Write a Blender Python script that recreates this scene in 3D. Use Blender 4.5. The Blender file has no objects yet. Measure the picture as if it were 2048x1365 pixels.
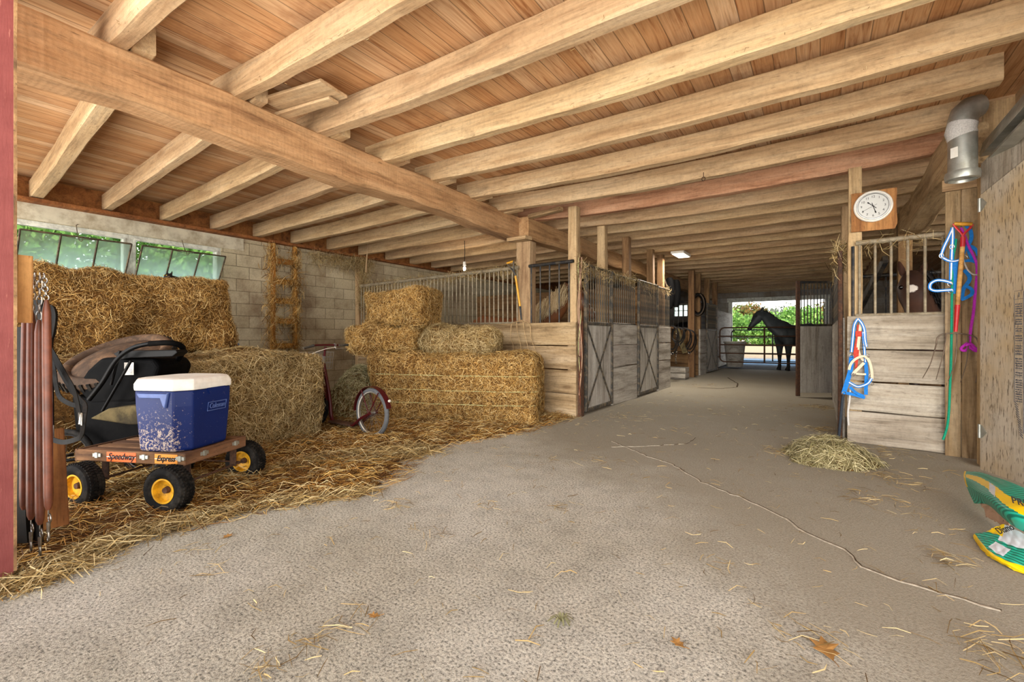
import bpy, math, random
import numpy as np
from mathutils import Vector as V, Matrix as M4
random.seed(7); rng = np.random.default_rng(7)
scn = bpy.context.scene; col = scn.collection
PI = math.pi
# ---------- camera model: 16 mm lens, level, aisle runs along +Y ----------
H = 1.1; F = 910.2; YAW = math.radians(34.1); S_, C_ = math.sin(YAW), math.cos(YAW)
def at_d(u, v, d):
    r = (u-1024)/F
    return V((-S_*d+C_*r*d, C_*d+S_*r*d, H+(672-v)*d/F))
def at_z(u, v, z=0.0): return at_d(u, v, (z-H)*F/(672-v))
def at_x(u, v, x):
    r = (u-1024)/F; return at_d(u, v, x/(-S_+C_*r))
def at_y(u, v, y):
    r = (u-1024)/F; return at_d(u, v, y/(C_+S_*r))
# ---------- naming ----------
def tag(o, label=None, cat=None, group=None, kind=None):
    if label: o['label'] = label
    if cat: o['category'] = cat
    if group: o['group'] = group
    if kind: o['kind'] = kind
    return o
def thing(name, label, cat, loc=(0,0,0), rz=0.0, group=None):
    o = bpy.data.objects.new(name, None); o.empty_display_size = .1
    col.objects.link(o); o.location = loc; o.rotation_euler = (0,0,rz)
    return tag(o, label, cat, group)
def link(name, me, parent=None, mats=(), mw=None):
    o = bpy.data.objects.new(name, me); col.objects.link(o)
    for m in mats: me.materials.append(m)
    if parent is not None: o.parent = parent
    if mw is not None: o.matrix_local = mw
    return o
def copy_tree(o, parent=None):
    c = o.copy(); col.objects.link(c)
    if parent is not None: c.parent = parent
    for ch in list(o.children): copy_tree(ch, c)
    return c
# ---------- mesh builder ----------
def frames(pts, closed=False, up=None):
    pts = [V(p) for p in pts]; n = len(pts); out = []; prev = None
    for i in range(n):
        a = pts[i-1] if (i > 0 or closed) else pts[i]
        b = pts[(i+1) % n] if (i < n-1 or closed) else pts[i]
        t = (b-a); t = t.normalized() if t.length > 1e-9 else V((0,0,1))
        if up is not None:
            nn = up[i] if isinstance(up, list) else V(up)
            x = t.cross(nn)
            x = x.normalized() if x.length > 1e-6 else t.orthogonal().normalized()
            y = x.cross(t).normalized()
        else:
            if prev is None: x = t.orthogonal().normalized()
            else:
                x = prev - t*prev.dot(t); x = x.normalized() if x.length > 1e-6 else t.orthogonal().normalized()
            y = t.cross(x)
        prev = x; out.append((pts[i], x, y))
    return out
class MB:
    def __init__(s): s.v = []; s.f = []; s.m = []
    def add(s, vs, fs, mi=0):
        b = len(s.v); s.v += [tuple(p) for p in vs]; s.f += [tuple(i+b for i in f) for f in fs]; s.m += [mi]*len(fs); return s
    def box(s, c, sz, R=None, mi=0):
        c = V(c); vs = []
        for x in (-.5,.5):
            for y in (-.5,.5):
                for z in (-.5,.5):
                    p = V((x*sz[0], y*sz[1], z*sz[2])); vs.append(c + (R @ p if R else p))
        return s.add(vs, [(0,1,3,2),(4,6,7,5),(0,4,5,1),(2,3,7,6),(0,2,6,4),(1,5,7,3)], mi)
    def loft(s, rings, closed=False, caps=True, mi=0):
        n = len(rings[0]); k = len(rings); vs = [p for r in rings for p in r]; fs = []
        for i in range(k if closed else k-1):
            a = i*n; b = ((i+1) % k)*n
            for j in range(n):
                j2 = (j+1) % n; fs.append((a+j, a+j2, b+j2, b+j))
        if caps and not closed: fs += [tuple(range(n))[::-1], tuple((k-1)*n+j for j in range(n))]
        return s.add(vs, fs, mi)
    def tube(s, pts, r, n=8, closed=False, mi=0, up=None, flat=None):
        rings = []
        for i, (p, x, y) in enumerate(frames(pts, closed, up)):
            rr = r[i] if isinstance(r, (list, tuple)) else r
            ra, rb = (rr, rr) if flat is None else (rr, rr*flat)
            if isinstance(rr, tuple): ra, rb = rr
            rings.append([p + x*(ra*math.cos(2*PI*j/n)) + y*(rb*math.sin(2*PI*j/n)) for j in range(n)])
        return s.loft(rings, closed, True, mi)
    def cyl(s, p0, p1, r0, r1=None, n=10, mi=0): return s.tube([p0, p1], [r0, r0 if r1 is None else r1], n, False, mi)
    def strap(s, pts, w, t, nrm, closed=False, mi=0):
        rings = []
        for p, x, y in frames(pts, closed, nrm):
            rings.append([p+x*w/2+y*t/2, p-x*w/2+y*t/2, p-x*w/2-y*t/2, p+x*w/2-y*t/2])
        return s.loft(rings, closed, True, mi)
    def lathe(s, prof, n=24, mw=None, mi=0, closed=False):
        mw = mw or M4(); rings = []
        for r, z in prof: rings.append([mw @ V((r*math.cos(2*PI*j/n), r*math.sin(2*PI*j/n), z)) for j in range(n)])
        return s.loft(rings, closed, True, mi)
    def torus(s, R, r, n=32, k=10, mw=None, mi=0, rz=None):
        rz = rz or r
        return s.lathe([(R+r*math.cos(2*PI*i/k), rz*math.sin(2*PI*i/k)) for i in range(k)], n, mw, mi, True)
    def prism(s, poly, t, mw=None, mi=0):
        mw = mw or M4(); n = len(poly)
        vs = [mw @ V((p[0], p[1], -t/2)) for p in poly] + [mw @ V((p[0], p[1], t/2)) for p in poly]
        return s.add(vs, [tuple(range(n))[::-1], tuple(range(n, 2*n))] + [(i, (i+1) % n, n+(i+1) % n, n+i) for i in range(n)], mi)
    def ball(s, c, r, n=14, mi=0, R=None):
        if not isinstance(r, tuple): r = (r, r, r)
        c = V(c); rings = []
        for i in range(n//2+1):
            a = -PI/2+PI*(i+.001)/(n//2+.002); ring = []
            for j in range(n):
                p = V((r[0]*math.cos(a)*math.cos(2*PI*j/n), r[1]*math.cos(a)*math.sin(2*PI*j/n), r[2]*math.sin(a)))
                ring.append(c + (R @ p if R else p))
            rings.append(ring)
        return s.loft(rings, mi=mi)
    def build(s, name, mats, parent=None, mw=None, smooth=None, origin=None):
        if origin is not None:
            o_ = V(origin); s.v = [tuple(V(p)-o_) for p in s.v]; mw = M4.Translation(o_)
        me = bpy.data.meshes.new(name); me.from_pydata(s.v, [], s.f)
        if not isinstance(mats, (list, tuple)): mats = [mats]
        o = link(name, me, parent, mats, mw)
        me.polygons.foreach_set('material_index', s.m)
        import bmesh
        bm = bmesh.new(); bm.from_mesh(me); bmesh.ops.recalc_face_normals(bm, faces=bm.faces); bm.to_mesh(me); bm.free()
        if smooth is not None:
            me.polygons.foreach_set('use_smooth', [True]*len(me.polygons)); me.set_sharp_from_angle(angle=math.radians(smooth))
        me.update(); return o
def rot_to(xdir, up=(0,0,1)):
    x = V(xdir).normalized(); up = V(up)
    y = up.cross(x)
    y = y.normalized() if y.length > 1e-5 else V((0,1,0)).cross(x).normalized()
    z = x.cross(y); m = M4.Identity(3)
    for i in range(3): m[i][0] = x[i]; m[i][1] = y[i]; m[i][2] = z[i]
    return m
def timber(name, p0, p1, w, h, mat, parent=None, up=(0,0,1), wob=.004, sag=0.0, ch=.006, seg=None, taper=1.0):
    """sawn board/beam: local X along the length, w along local Y, h along local Z (up)"""
    p0, p1 = V(p0), V(p1); L = (p1-p0).length; R = rot_to(p1-p0, up)
    seg = seg or max(2, min(28, int(L/.18))); rings = []
    ph = rng.uniform(0, 6.28, 16); ch = min(ch, w*.3, h*.3)
    def wb(t, k): return wob*(math.sin(ph[k]+t*L*2.3)+.6*math.sin(ph[k+1]+t*L*5.9)+.4*math.sin(ph[k+2]+t*L*13))
    for i in range(seg+1):
        t = i/seg; x = (t-.5)*L; sg = -sag*4*t*(1-t); tp = 1+(taper-1)*t
        a = w/2*tp; b = h/2*tp
        y0 = -a+wb(t,0); y1 = a+wb(t,3); z0 = -b+wb(t,6)+sg; z1 = b+sg
        rings.append([(x,y0+ch,z0),(x,y1-ch,z0+wb(t,9)*.4),(x,y1,z0+ch),(x,y1,z1-ch),(x,y1-ch,z1),(x,y0+ch,z1),(x,y0,z1-ch),(x,y0,z0+ch)])
    mb = MB().loft(rings)
    mw = M4.Translation((p0+p1)/2) @ R.to_4x4()
    return mb.build(name, mat, parent, mw)
def fastmesh(name, verts, quads, rnd=None):
    me = bpy.data.meshes.new(name); nv = len(verts); nq = len(quads)
    me.vertices.add(nv); me.vertices.foreach_set('co', np.ascontiguousarray(verts, np.float32).ravel())
    me.loops.add(nq*4); me.loops.foreach_set('vertex_index', np.ascontiguousarray(quads, np.int32).ravel())
    me.polygons.add(nq); me.polygons.foreach_set('loop_start', np.arange(0, nq*4, 4, dtype=np.int32))
    if rnd is not None:
        at = me.attributes.new('rnd', 'FLOAT', 'POINT'); at.data.foreach_set('value', np.ascontiguousarray(rnd, np.float32))
    me.update(); me.validate(); return me
def norm(a): return a/np.maximum(np.linalg.norm(a, axis=1, keepdims=True), 1e-9)
def strands(name, P, N, L, W, mat, parent=None, out=.25, bend=.25, T=None, tj=1.0, mw=None):
    """many thin dry stalks as bent blades; out = how far tips lift off the surface"""
    n = len(P); N = norm(N)
    R = norm(rng.normal(size=(n,3)))
    if T is not None: R = norm(np.asarray(T)+R*tj)
    R = norm(R - N*np.sum(R*N, 1, keepdims=True)); U = N*rng.uniform(-.25*out, out, (n,1))
    D = norm(R+U); L = np.broadcast_to(L, (n,)).reshape(n,1)*rng.uniform(.4, 1.35, (n,1)); W = np.broadcast_to(W, (n,)).reshape(n,1)*rng.uniform(.6, 1.4, (n,1))
    side = norm(np.cross(D, norm(N+.8*rng.normal(size=(n,3)))))
    B = norm(np.cross(D, rng.normal(size=(n,3))))*L*bend*rng.uniform(-.6, .6, (n,1))
    A = P-D*L*.5; E = P+D*L*.5; C = P+B+N*np.abs(L)*.04
    vs = np.stack([A-side*W*.4, A+side*W*.4, C-side*W*.5, C+side*W*.5, E-side*W*.25, E+side*W*.25], 1).reshape(-1,3)
    b = (np.arange(n)*6)[:,None]
    q = np.concatenate([b+np.array([0,1,3,2]), b+np.array([2,3,5,4])], 1).reshape(-1,4)
    me = fastmesh(name, vs, q, np.repeat(rng.uniform(0,1,n), 6))
    return link(name, me, parent, [mat], mw)
def leaves(name, P, size, mat, parent=None, mw=None):
    n = len(P); D = norm(rng.normal(size=(n,3))+np.array([0,0,-.3])); S = norm(np.cross(D, rng.normal(size=(n,3)))); s = (size*rng.uniform(.6,1.4,(n,1)))
    vs = np.stack([P-D*s*.5, P+S*s*.32, P+D*s*.5, P-S*s*.32], 1).reshape(-1,3)
    q = (np.arange(n)*4)[:,None]+np.array([0,1,2,3])
    return link(name, fastmesh(name, vs, q, np.repeat(rng.uniform(0,1,n), 4)), parent, [mat], mw)
def text(txt, size, mat, parent, mw, name='lettering', ext=.0008, shear=0.0, align='CENTER', xs=1.0, bold=0.0):
    cu = bpy.data.curves.new('lettering_curve', 'FONT'); cu.body = txt; cu.size = size; cu.extrude = ext; cu.shear = shear
    cu.align_x = align; cu.align_y = 'CENTER'; cu.offset = bold; cu.resolution_u = 3
    t = bpy.data.objects.new('lettering_tmp', cu); col.objects.link(t)
    dg = bpy.context.evaluated_depsgraph_get(); me = bpy.data.meshes.new_from_object(t.evaluated_get(dg))
    bpy.data.objects.remove(t); bpy.data.curves.remove(cu); me.name = name; me.materials.clear()
    return link(name, me, parent, [mat], mw @ M4.Diagonal((xs,1,1,1)))
# ---------- materials ----------
def lin(c): return tuple(((x/255)/12.92 if x/255 <= .04045 else ((x/255+.055)/1.055)**2.4) for x in c[:3])+(1,)
class NT:
    def __init__(s, name):
        s.mat = bpy.data.materials.new(name); s.mat.use_nodes = True; s.t = s.mat.node_tree; s.t.nodes.clear()
        s.out = s.n('ShaderNodeOutputMaterial'); s.b = s.n('ShaderNodeBsdfPrincipled'); s.l(s.b.outputs[0], s.out.inputs[0])
    def n(s, ty, **k):
        nd = s.t.nodes.new(ty)
        for a, b in k.items(): setattr(nd, a, b)
        return nd
    def l(s, a, b): s.t.links.new(a, b)
    def set(s, nd, key, val):
        if hasattr(val, 'is_output') or isinstance(val, bpy.types.NodeSocket): s.l(val, nd.inputs[key])
        else: nd.inputs[key].default_value = val
    def coord(s, kind='Object', scale=(1,1,1), randomize=True):
        tc = s.n('ShaderNodeTexCoord'); mp = s.n('ShaderNodeMapping'); o = tc.outputs[kind]
        if randomize:
            oi = s.n('ShaderNodeObjectInfo'); ml = s.n('ShaderNodeMath', operation='MULTIPLY'); s.l(oi.outputs['Random'], ml.inputs[0]); ml.inputs[1].default_value = 37.0
            ad = s.n('ShaderNodeVectorMath', operation='ADD'); s.l(o, ad.inputs[0]); s.l(ml.outputs[0], ad.inputs[1]); o = ad.outputs[0]
        s.l(o, mp.inputs['Vector']); mp.inputs['Scale'].default_value = scale; return mp.outputs[0]
    def noise(s, vec, scale, detail=4, rough=.55, dist=0.0):
        nd = s.n('ShaderNodeTexNoise'); s.l(vec, nd.inputs['Vector']); nd.inputs['Scale'].default_value = scale; nd.inputs['Detail'].default_value = detail
        nd.inputs['Roughness'].default_value = rough; nd.inputs['Distortion'].default_value = dist; return nd.outputs[0]
    def ramp(s, fac, stops, interp='LINEAR'):
        nd = s.n('ShaderNodeValToRGB'); s.l(fac, nd.inputs[0]); e = nd.color_ramp.elements; nd.color_ramp.interpolation = interp
        while len(e) < len(stops): e.new(.5)
        for i, (p, c) in enumerate(stops): e[i].position = p; e[i].color = c if len(c) == 4 else tuple(c)+(1,)
        return nd.outputs[0]
    def mix(s, a, b, fac, mode='MIX'):
        nd = s.n('ShaderNodeMix', data_type='RGBA', blend_type=mode)
        for key, val in ((0,fac),(6,a),(7,b)):
            if isinstance(val, bpy.types.NodeSocket): s.l(val, nd.inputs[key])
            else: nd.inputs[key].default_value = val
        return nd.outputs[2]
    def math(s, op, a, b=0.0, clamp=False):
        nd = s.n('ShaderNodeMath', operation=op, use_clamp=clamp)
        for i, v in enumerate((a,b)):
            if isinstance(v, bpy.types.NodeSocket): s.l(v, nd.inputs[i])
            else: nd.inputs[i].default_value = v
        return nd.outputs[0]
    def bump(s, h, strength=.3, dist=.01):
        nd = s.n('ShaderNodeBump'); s.l(h, nd.inputs['Height']); nd.inputs['Strength'].default_value = strength; nd.inputs['Distance'].default_value = dist
        s.l(nd.outputs[0], s.b.inputs['Normal'])
    def fin(s, colr, rough=.8, metal=0.0, spec=.3):
        s.set(s.b, 'Base Color', colr); s.set(s.b, 'Roughness', rough); s.set(s.b, 'Metallic', metal); s.b.inputs['Specular IOR Level'].default_value = spec
        return s.mat
def g(x): return (x,x,x,1)
def wood(name, light, mid, dark, var=.25, dirt=.35, saw=.25, rough=.85, knots=True):
    s = NT(name); c1 = s.coord(scale=(.5,5,5)); c2 = s.coord(scale=(1.6,34,34)); c3 = s.coord(scale=(1.3,3,3)); c4 = s.coord(scale=(1,1,1))
    n1 = s.noise(c1, 1.6, 5, .6, .6); n2 = s.noise(c2, 1.5, 4, .65)
    colr = s.ramp(n1, [(.3, dark), (.47, mid), (.66, light)])
    colr = s.mix(colr, s.ramp(n2, [(.3, g(.55)), (.5, g(.95)), (.75, g(1.12))]), .7, 'MULTIPLY')
    n3 = s.noise(c3, 2.2, 6, .7)
    colr = s.mix(colr, s.ramp(n3, [(.28, g(1-dirt)), (.45, g(1))]), 1.0, 'MULTIPLY')
    if knots:
        vo = s.n('ShaderNodeTexVoronoi'); s.l(s.coord(scale=(1.0,3.2,3.2)), vo.inputs['Vector']); vo.inputs['Scale'].default_value = 1.15
        colr = s.mix(colr, dark, s.ramp(vo.outputs['Distance'], [(.05, g(.85)), (.12, g(.35)), (.2, g(0))]))
    fk = s.noise(s.coord(scale=(5,42,42)), 1.7, 3, .6); colr = s.mix(colr, tuple(x*.45 for x in dark[:3])+(1,), s.ramp(fk, [(.63, g(0)), (.70, g(.55))]))
    sp = s.noise(c4, 26, 6, .8); colr = s.mix(colr, s.ramp(sp, [(.3, g(.72)), (.52, g(1.0)), (.75, g(1.1))]), .75, 'MULTIPLY')
    oi = s.n('ShaderNodeObjectInfo'); mr = s.n('ShaderNodeMapRange'); s.l(oi.outputs['Random'], mr.inputs[0]); mr.inputs[3].default_value = 1-var; mr.inputs[4].default_value = 1+var*.5
    hs = s.n('ShaderNodeHueSaturation'); s.l(colr, hs.inputs['Color']); s.l(mr.outputs[0], hs.inputs['Value'])
    hv = s.n('ShaderNodeMapRange'); s.l(oi.outputs['Random'], hv.inputs[0]); hv.inputs[3].default_value = .494; hv.inputs[4].default_value = .503; s.l(hv.outputs[0], hs.inputs['Hue'])
    h = s.math('ADD', n2, s.math('MULTIPLY', s.noise(c4, 60, 3), .6))
    if saw:
        w = s.n('ShaderNodeTexWave', bands_direction='X'); s.l(s.coord(scale=(1,.35,.5)), w.inputs['Vector']); w.inputs['Scale'].default_value = 9; w.inputs['Distortion'].default_value = 6.0; w.inputs['Detail'].default_value = 2
        h = s.math('ADD', h, s.math('MULTIPLY', w.outputs[1], saw))
        s.l(s.mix(hs.outputs[0], g(.8), s.math('MULTIPLY', w.outputs[1], saw*.5), 'MULTIPLY'), s.b.inputs['Base Color'])
        s.bump(h, .35, .008); m = s.fin(s.b.inputs['Base Color'].links[0].from_socket, rough); return m
    s.bump(h, .35, .008); return s.fin(hs.outputs[0], rough)
def simple(name, c, rough=.5, metal=0.0, spec=.4, var=.12, scale=30, dirt=None, bump=.0, dscale=6):
    s = NT(name); v = s.coord(randomize=False); n = s.noise(v, scale, 4)
    colr = s.mix(c, tuple(x*(1-2.2*var) for x in c[:3])+(1,), s.ramp(n, [(.35, g(0)), (.7, g(1))]))
    if dirt is not None: colr = s.mix(colr, dirt, s.ramp(s.noise(v, dscale, 8, .75), [(.46, g(0)), (.68, g(.8))]))
    if bump: s.bump(n, bump, .006)
    return s.fin(colr, rough, metal, spec)
def hue(name, stops, rough=.75, trans=0.0):
    s = NT(name); a = s.n('ShaderNodeAttribute', attribute_name='rnd')
    k = len(stops); colr = s.ramp(a.outputs['Fac'], [((i+.5)/k, c) for i, c in enumerate(stops)])
    v = s.coord(randomize=False); colr = s.mix(colr, s.ramp(s.noise(v, 2.2, 3), [(.35, g(.72)), (.65, g(1.12))]), .8, 'MULTIPLY')
    s.fin(colr, rough, 0, .25)
    if trans:
        tr = s.n('ShaderNodeBsdfTranslucent'); s.l(colr, tr.inputs[0]); mx = s.n('ShaderNodeMixShader'); mx.inputs[0].default_value = trans
        s.l(s.b.outputs[0], mx.inputs[1]); s.l(tr.outputs[0], mx.inputs[2]); s.l(mx.outputs[0], s.out.inputs[0])
    return s.mat
M = {}
M['joist'] = wood('sawn_joist_wood', lin((210,182,142)), lin((197,165,123)), lin((168,134,95)), .12, .3, .15)
M['beam'] = wood('beam_wood', lin((200,162,116)), lin((184,144,98)), lin((138,100,64)), .05, .35, .22)
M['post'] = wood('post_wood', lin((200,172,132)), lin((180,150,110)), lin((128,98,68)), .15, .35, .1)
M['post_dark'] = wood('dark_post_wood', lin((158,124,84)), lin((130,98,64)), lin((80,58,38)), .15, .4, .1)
M['rail_board'] = wood('stall_board_wood', lin((190,166,132)), lin((164,138,102)), lin((110,86,58)), .12, .4, .1)
M['grey_board'] = wood('grey_board_wood', lin((184,176,164)), lin((162,154,142)), lin((116,106,92)), .1, .35, .05, knots=False)
M['grey_sheet'] = wood('grey_sheet_wood', lin((186,180,169)), lin((168,161,150)), lin((128,120,107)), .06, .35, 0, knots=False)
M['dirty_board'] = wood('pale_stained_board', lin((184,174,158)), lin((164,152,134)), lin((122,108,90)), .08, .5, .04, knots=False)
M['rim'] = wood('rim_board_wood', lin((170,112,62)), lin((146,92,48)), lin((96,58,30)), .15, .4, .1)
M['ladder'] = wood('ladder_wood', lin((214,156,72)), lin((180,120,50)), lin((110,70,30)), .1, .45, 0)
M['wagon_wood'] = wood('wagon_wood', lin((150,112,78)), lin((118,84,56)), lin((66,46,32)), .1, .45, 0)
M['ply'] = wood('plywood', lin((190,140,84)), lin((166,116,66)), lin((120,78,42)), .05, .25, 0)
M['iron'] = simple('dusty_iron_bar', lin((70,68,64)), .6, .35, .4, .2, 24, lin((150,130,100)), .2, 9)
M['iron_dark'] = simple('dark_iron', lin((38,40,44)), .5, .4, .4, .15, 24, lin((110,96,76)), .1, 7)
M['bluebar'] = simple('worn_pipe_bar', lin((160,148,124)), .6, .2, .4, .2, 30, lin((120,96,66)), .2, 8)
M['galv'] = simple('galvanised_steel', lin((196,198,190)), .38, .75, .5, .18, 9, lin((150,146,130)), .05, 5)
M['steel'] = simple('bright_steel', lin((150,146,140)), .28, .95, .5, .15, 40, lin((130,110,84)), .05, 20)
M['rust'] = simple('rusty_iron', lin((98,68,50)), .8, .2, .3, .25, 40, lin((60,52,46)), .3, 20)
M['twine'] = simple('baling_twine', lin((186,184,130)), .8, 0, .2, .15, 60)
M['black'] = simple('black_fabric', lin((9,9,10)), .7, 0, .06, .2, 30, lin((20,19,17)), .1, 5)
M['blackplastic'] = simple('black_plastic', lin((9,9,10)), .4, 0, .14, .15, 30, lin((22,20,18)), 0, 8)
M['rubber'] = simple('tyre_rubber', lin((24,23,22)), .7, 0, .12, .2, 26, lin((60,55,48)), .15, 14)
M['rubber_clean'] = simple('grey_tyre_rubber', lin((96,98,100)), .7, 0, .3, .15, 26)
M['yellow'] = simple('yellow_rim_paint', lin((238,176,28)), .45, 0, .5, .12, 26, lin((120,74,24)), 0, 16)
M['leather'] = simple('brown_leather', lin((118,62,38)), .42, 0, .5, .25, 14, lin((76,40,26)), .15, 9)
M['leather_black'] = simple('black_leather', lin((16,14,12)), .45, 0, .15, .2, 24, lin((36,29,24)), .1, 12)
M['white'] = simple('white_plastic', lin((240,236,226)), .45, 0, .4, .05, 20, lin((214,200,176)), 0, 4)
M['navy'] = None
M['blue'] = simple('blue_webbing', lin((20,120,205)), .7, 0, .25, .12, 60, None, .1)
M['whiteweb'] = simple('white_webbing', lin((232,234,236)), .7, 0, .25, .06, 60, None, .1)
M['cream'] = simple('cream_webbing', lin((226,206,178)), .75, 0, .25, .1, 60, None, .1)
M['redweb'] = simple('faded_red_webbing', lin((196,66,50)), .75, 0, .25, .15, 50)
M['red'] = simple('red_paint', lin((196,20,28)), .4, 0, .5, .1, 30)
M['green_rope'] = simple('green_rope', lin((20,150,116)), .75, 0, .25, .15, 120, None, .3)
M['magenta'] = simple('magenta_rope', lin((196,50,190)), .75, 0, .25, .15, 120, None, .3)
M['grey_rope'] = simple('pale_rope', lin((206,202,196)), .8, 0, .2, .15, 120, None, .3)
M['dark_rope'] = simple('charcoal_rope', lin((50,56,64)), .8, 0, .2, .15, 120, None, .3)
M['handle'] = wood('tool_handle_wood', lin((226,176,104)), lin((204,150,80)), lin((160,106,52)), .05, .1, 0, .5, False)
M['handle_yellow'] = simple('yellow_handle', lin((222,160,40)), .45, 0, .5, .15, 30)
M['maroon'] = simple('dark_red_enamel', lin((78,14,20)), .4, .1, .35, .15, 24, lin((66,32,26)), 0, 10)
M['whitewall'] = simple('whitewall_rubber', lin((214,206,190)), .6, 0, .3, .1, 24)
M['chrome'] = simple('dull_chrome', lin((190,190,188)), .3, .9, .5, .1, 30)
M['orange'] = simple('orange_plate', lin((232,96,24)), .4, 0, .5, .06, 18)
M['orange2'] = simple('amber_plate', lin((238,150,40)), .4, 0, .5, .06, 18)
M['ink'] = simple('black_ink', lin((24,20,18)), .6, 0, .3, .05)
M['grey_ink'] = simple('faded_grey_ink', lin((96,98,104)), .8, 0, .2, .1)
M['red_reflector'] = simple('red_reflector', lin((232,30,24)), .2, 0, .6, .05)
M['bagyellow'] = simple('yellow_bag_print', lin((250,208,10)), .4, 0, .45, .05, 10)
M['bagwhite'] = simple('white_bag_print', lin((222,228,236)), .4, 0, .45, .08, 14)
M['paper'] = simple('brown_paper', lin((196,160,132)), .8, 0, .2, .1, 14)
M['strawbody'] = None
M['hay'] = hue('hay_stalks', [lin((92,62,28)), lin((158,116,56)), lin((188,146,78)), lin((206,168,100)), lin((228,200,140)), lin((130,92,42))], .75, .1)
M['hay_pale'] = hue('pale_hay_stalks', [lin((96,74,42)), lin((168,140,88)), lin((196,168,114)), lin((220,200,152)), lin((140,114,66))], .75, .1)
M['litter'] = hue('floor_straw', [lin((92,58,24)), lin((152,104,44)), lin((184,136,64)), lin((212,176,104)), lin((234,212,158)), lin((124,82,34))], .75, .1)
M['greenhay'] = hue('green_hay_stalks', [lin((104,94,62)), lin((164,152,106)), lin((194,182,136)), lin((224,212,170)), lin((142,134,88))], .75, .12)
def haybody(name, a, b, c):
    s = NT(name); v = s.coord(randomize=False); n = s.noise(v, 26, 8, .75, 1.5); n2 = s.noise(v, 3, 4)
    colr = s.ramp(n, [(.32, a), (.5, b), (.68, c)]); colr = s.mix(colr, s.ramp(n2, [(.3, g(.7)), (.7, g(1.1))]), .8, 'MULTIPLY')
    s.bump(n, .9, .03); return s.fin(colr, .9, 0, .15)
M['haybody'] = haybody('packed_hay', lin((52,34,15)), lin((104,72,33)), lin((158,116,62)))
M['litterbody'] = haybody('trodden_straw', lin((58,37,17)), lin((102,68,31)), lin((148,104,52)))
# ================= SETTING =================
XL, XA, XR, YE = -8.02, -2.72, .22, 20.8         # left wall, left edge of aisle, right edge of aisle, end wall
ZC = 3.06
def struct(o, label, cat): return tag(o, label, cat, kind='structure')
# floor: concrete
s = NT('concrete'); v = s.coord(randomize=False)
n1 = s.noise(v, .55, 5, .6); n2 = s.noise(v, 5, 6, .7); n3 = s.noise(v, 85, 5, .75); n4 = s.noise(v, 210, 3, .7)
c = s.mix(lin((190,185,172)), lin((166,159,142)), s.ramp(n1, [(.38, g(0)), (.62, g(1))]))
c = s.mix(c, s.ramp(n2, [(.3, g(.72)), (.55, g(1)), (.75, g(1.08))]), .8, 'MULTIPLY')
c = s.mix(c, s.ramp(n3, [(.37, g(.25)), (.47, g(.92)), (.60, g(1.4))]), 1.0, 'MULTIPLY')
vo = s.n('ShaderNodeTexVoronoi'); s.l(v, vo.inputs['Vector']); vo.inputs['Scale'].default_value = 38
sp = s.math('MULTIPLY', s.ramp(vo.outputs['Distance'], [(.05, g(1)), (.16, g(0))]), s.ramp(n2, [(.5, g(0)), (.62, g(1))]))
c = s.mix(c, lin((96,84,70)), s.math('MULTIPLY', sp, .6))
# brown tracked-in dirt lies further in and along the right side
sx = s.n('ShaderNodeSeparateXYZ'); s.l(v, sx.inputs[0])
dm = s.math('ADD', s.math('MULTIPLY', sx.outputs[1], .22), s.math('MULTIPLY', sx.outputs[0], .22)); dm = s.math('ADD', dm, s.math('MULTIPLY', n1, .9))
c = s.mix(c, s.mix(lin((158,149,131)), lin((140,131,114)), n2), s.math('MULTIPLY', s.ramp(dm, [(.75, g(0)), (1.0, g(1))]), .75))
s.bump(s.math('ADD', s.math('ADD', n3, s.math('MULTIPLY', n4, .5)), s.math('MULTIPLY', n2, .8)), .75, .012)
M['concrete'] = s.fin(c, .88, 0, .25)
M['crack'] = simple('crack_filler', lin((186,176,158)), .9, 0, .2, .2, 40); M['crackdark'] = simple('crack_gap', lin((84,70,54)), .9, 0, .1, .2, 40)
fl = MB(); fl.box((-2, 8.0, -.1), (20, 17.4, .2))
def crack(pix, w, seedv, mb, mi=1):
    r = random.Random(seedv); pts = []
    P = [at_z(u, v_, 0) for u, v_ in pix]
    for a, b in zip(P, P[1:]):
        k = max(2, int((b-a).length/.05))
        for i in range(k):
            p = a.lerp(b, i/k); pts.append(V((p.x+r.uniform(-.012,.012), p.y+r.uniform(-.012,.012), .0015)))
    pts.append(P[-1]); mb.tube(pts, [(w*r.uniform(.5,1.3), .003) for _ in pts], 6, False, mi, (0,0,1))
    mb.tube([p+V((.006,.006,0)) for p in pts], [(w*.42*r.uniform(.4,1.6), .0036) for _ in pts], 6, False, 2, (0,0,1))
crack([(1225,884),(1300,916),(1345,930),(1400,965),(1490,1000),(1545,1025),(1610,1065),(1690,1102),(1720,1135),(1790,1162),(1880,1187),(2000,1222)], .008, 3, fl)
crack([(1225,895),(1300,893),(1372,888),(1390,876)], .004, 4, fl)
crack([(1455,756),(1476,768),(1474,775),(1440,778),(1395,776)], .012, 5, fl, 2)
floor = struct(fl.build('floor', [M['concrete'], M['crack'], M['crackdark']]), 'concrete barn floor with a long crack and scattered straw', 'floor')
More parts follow.
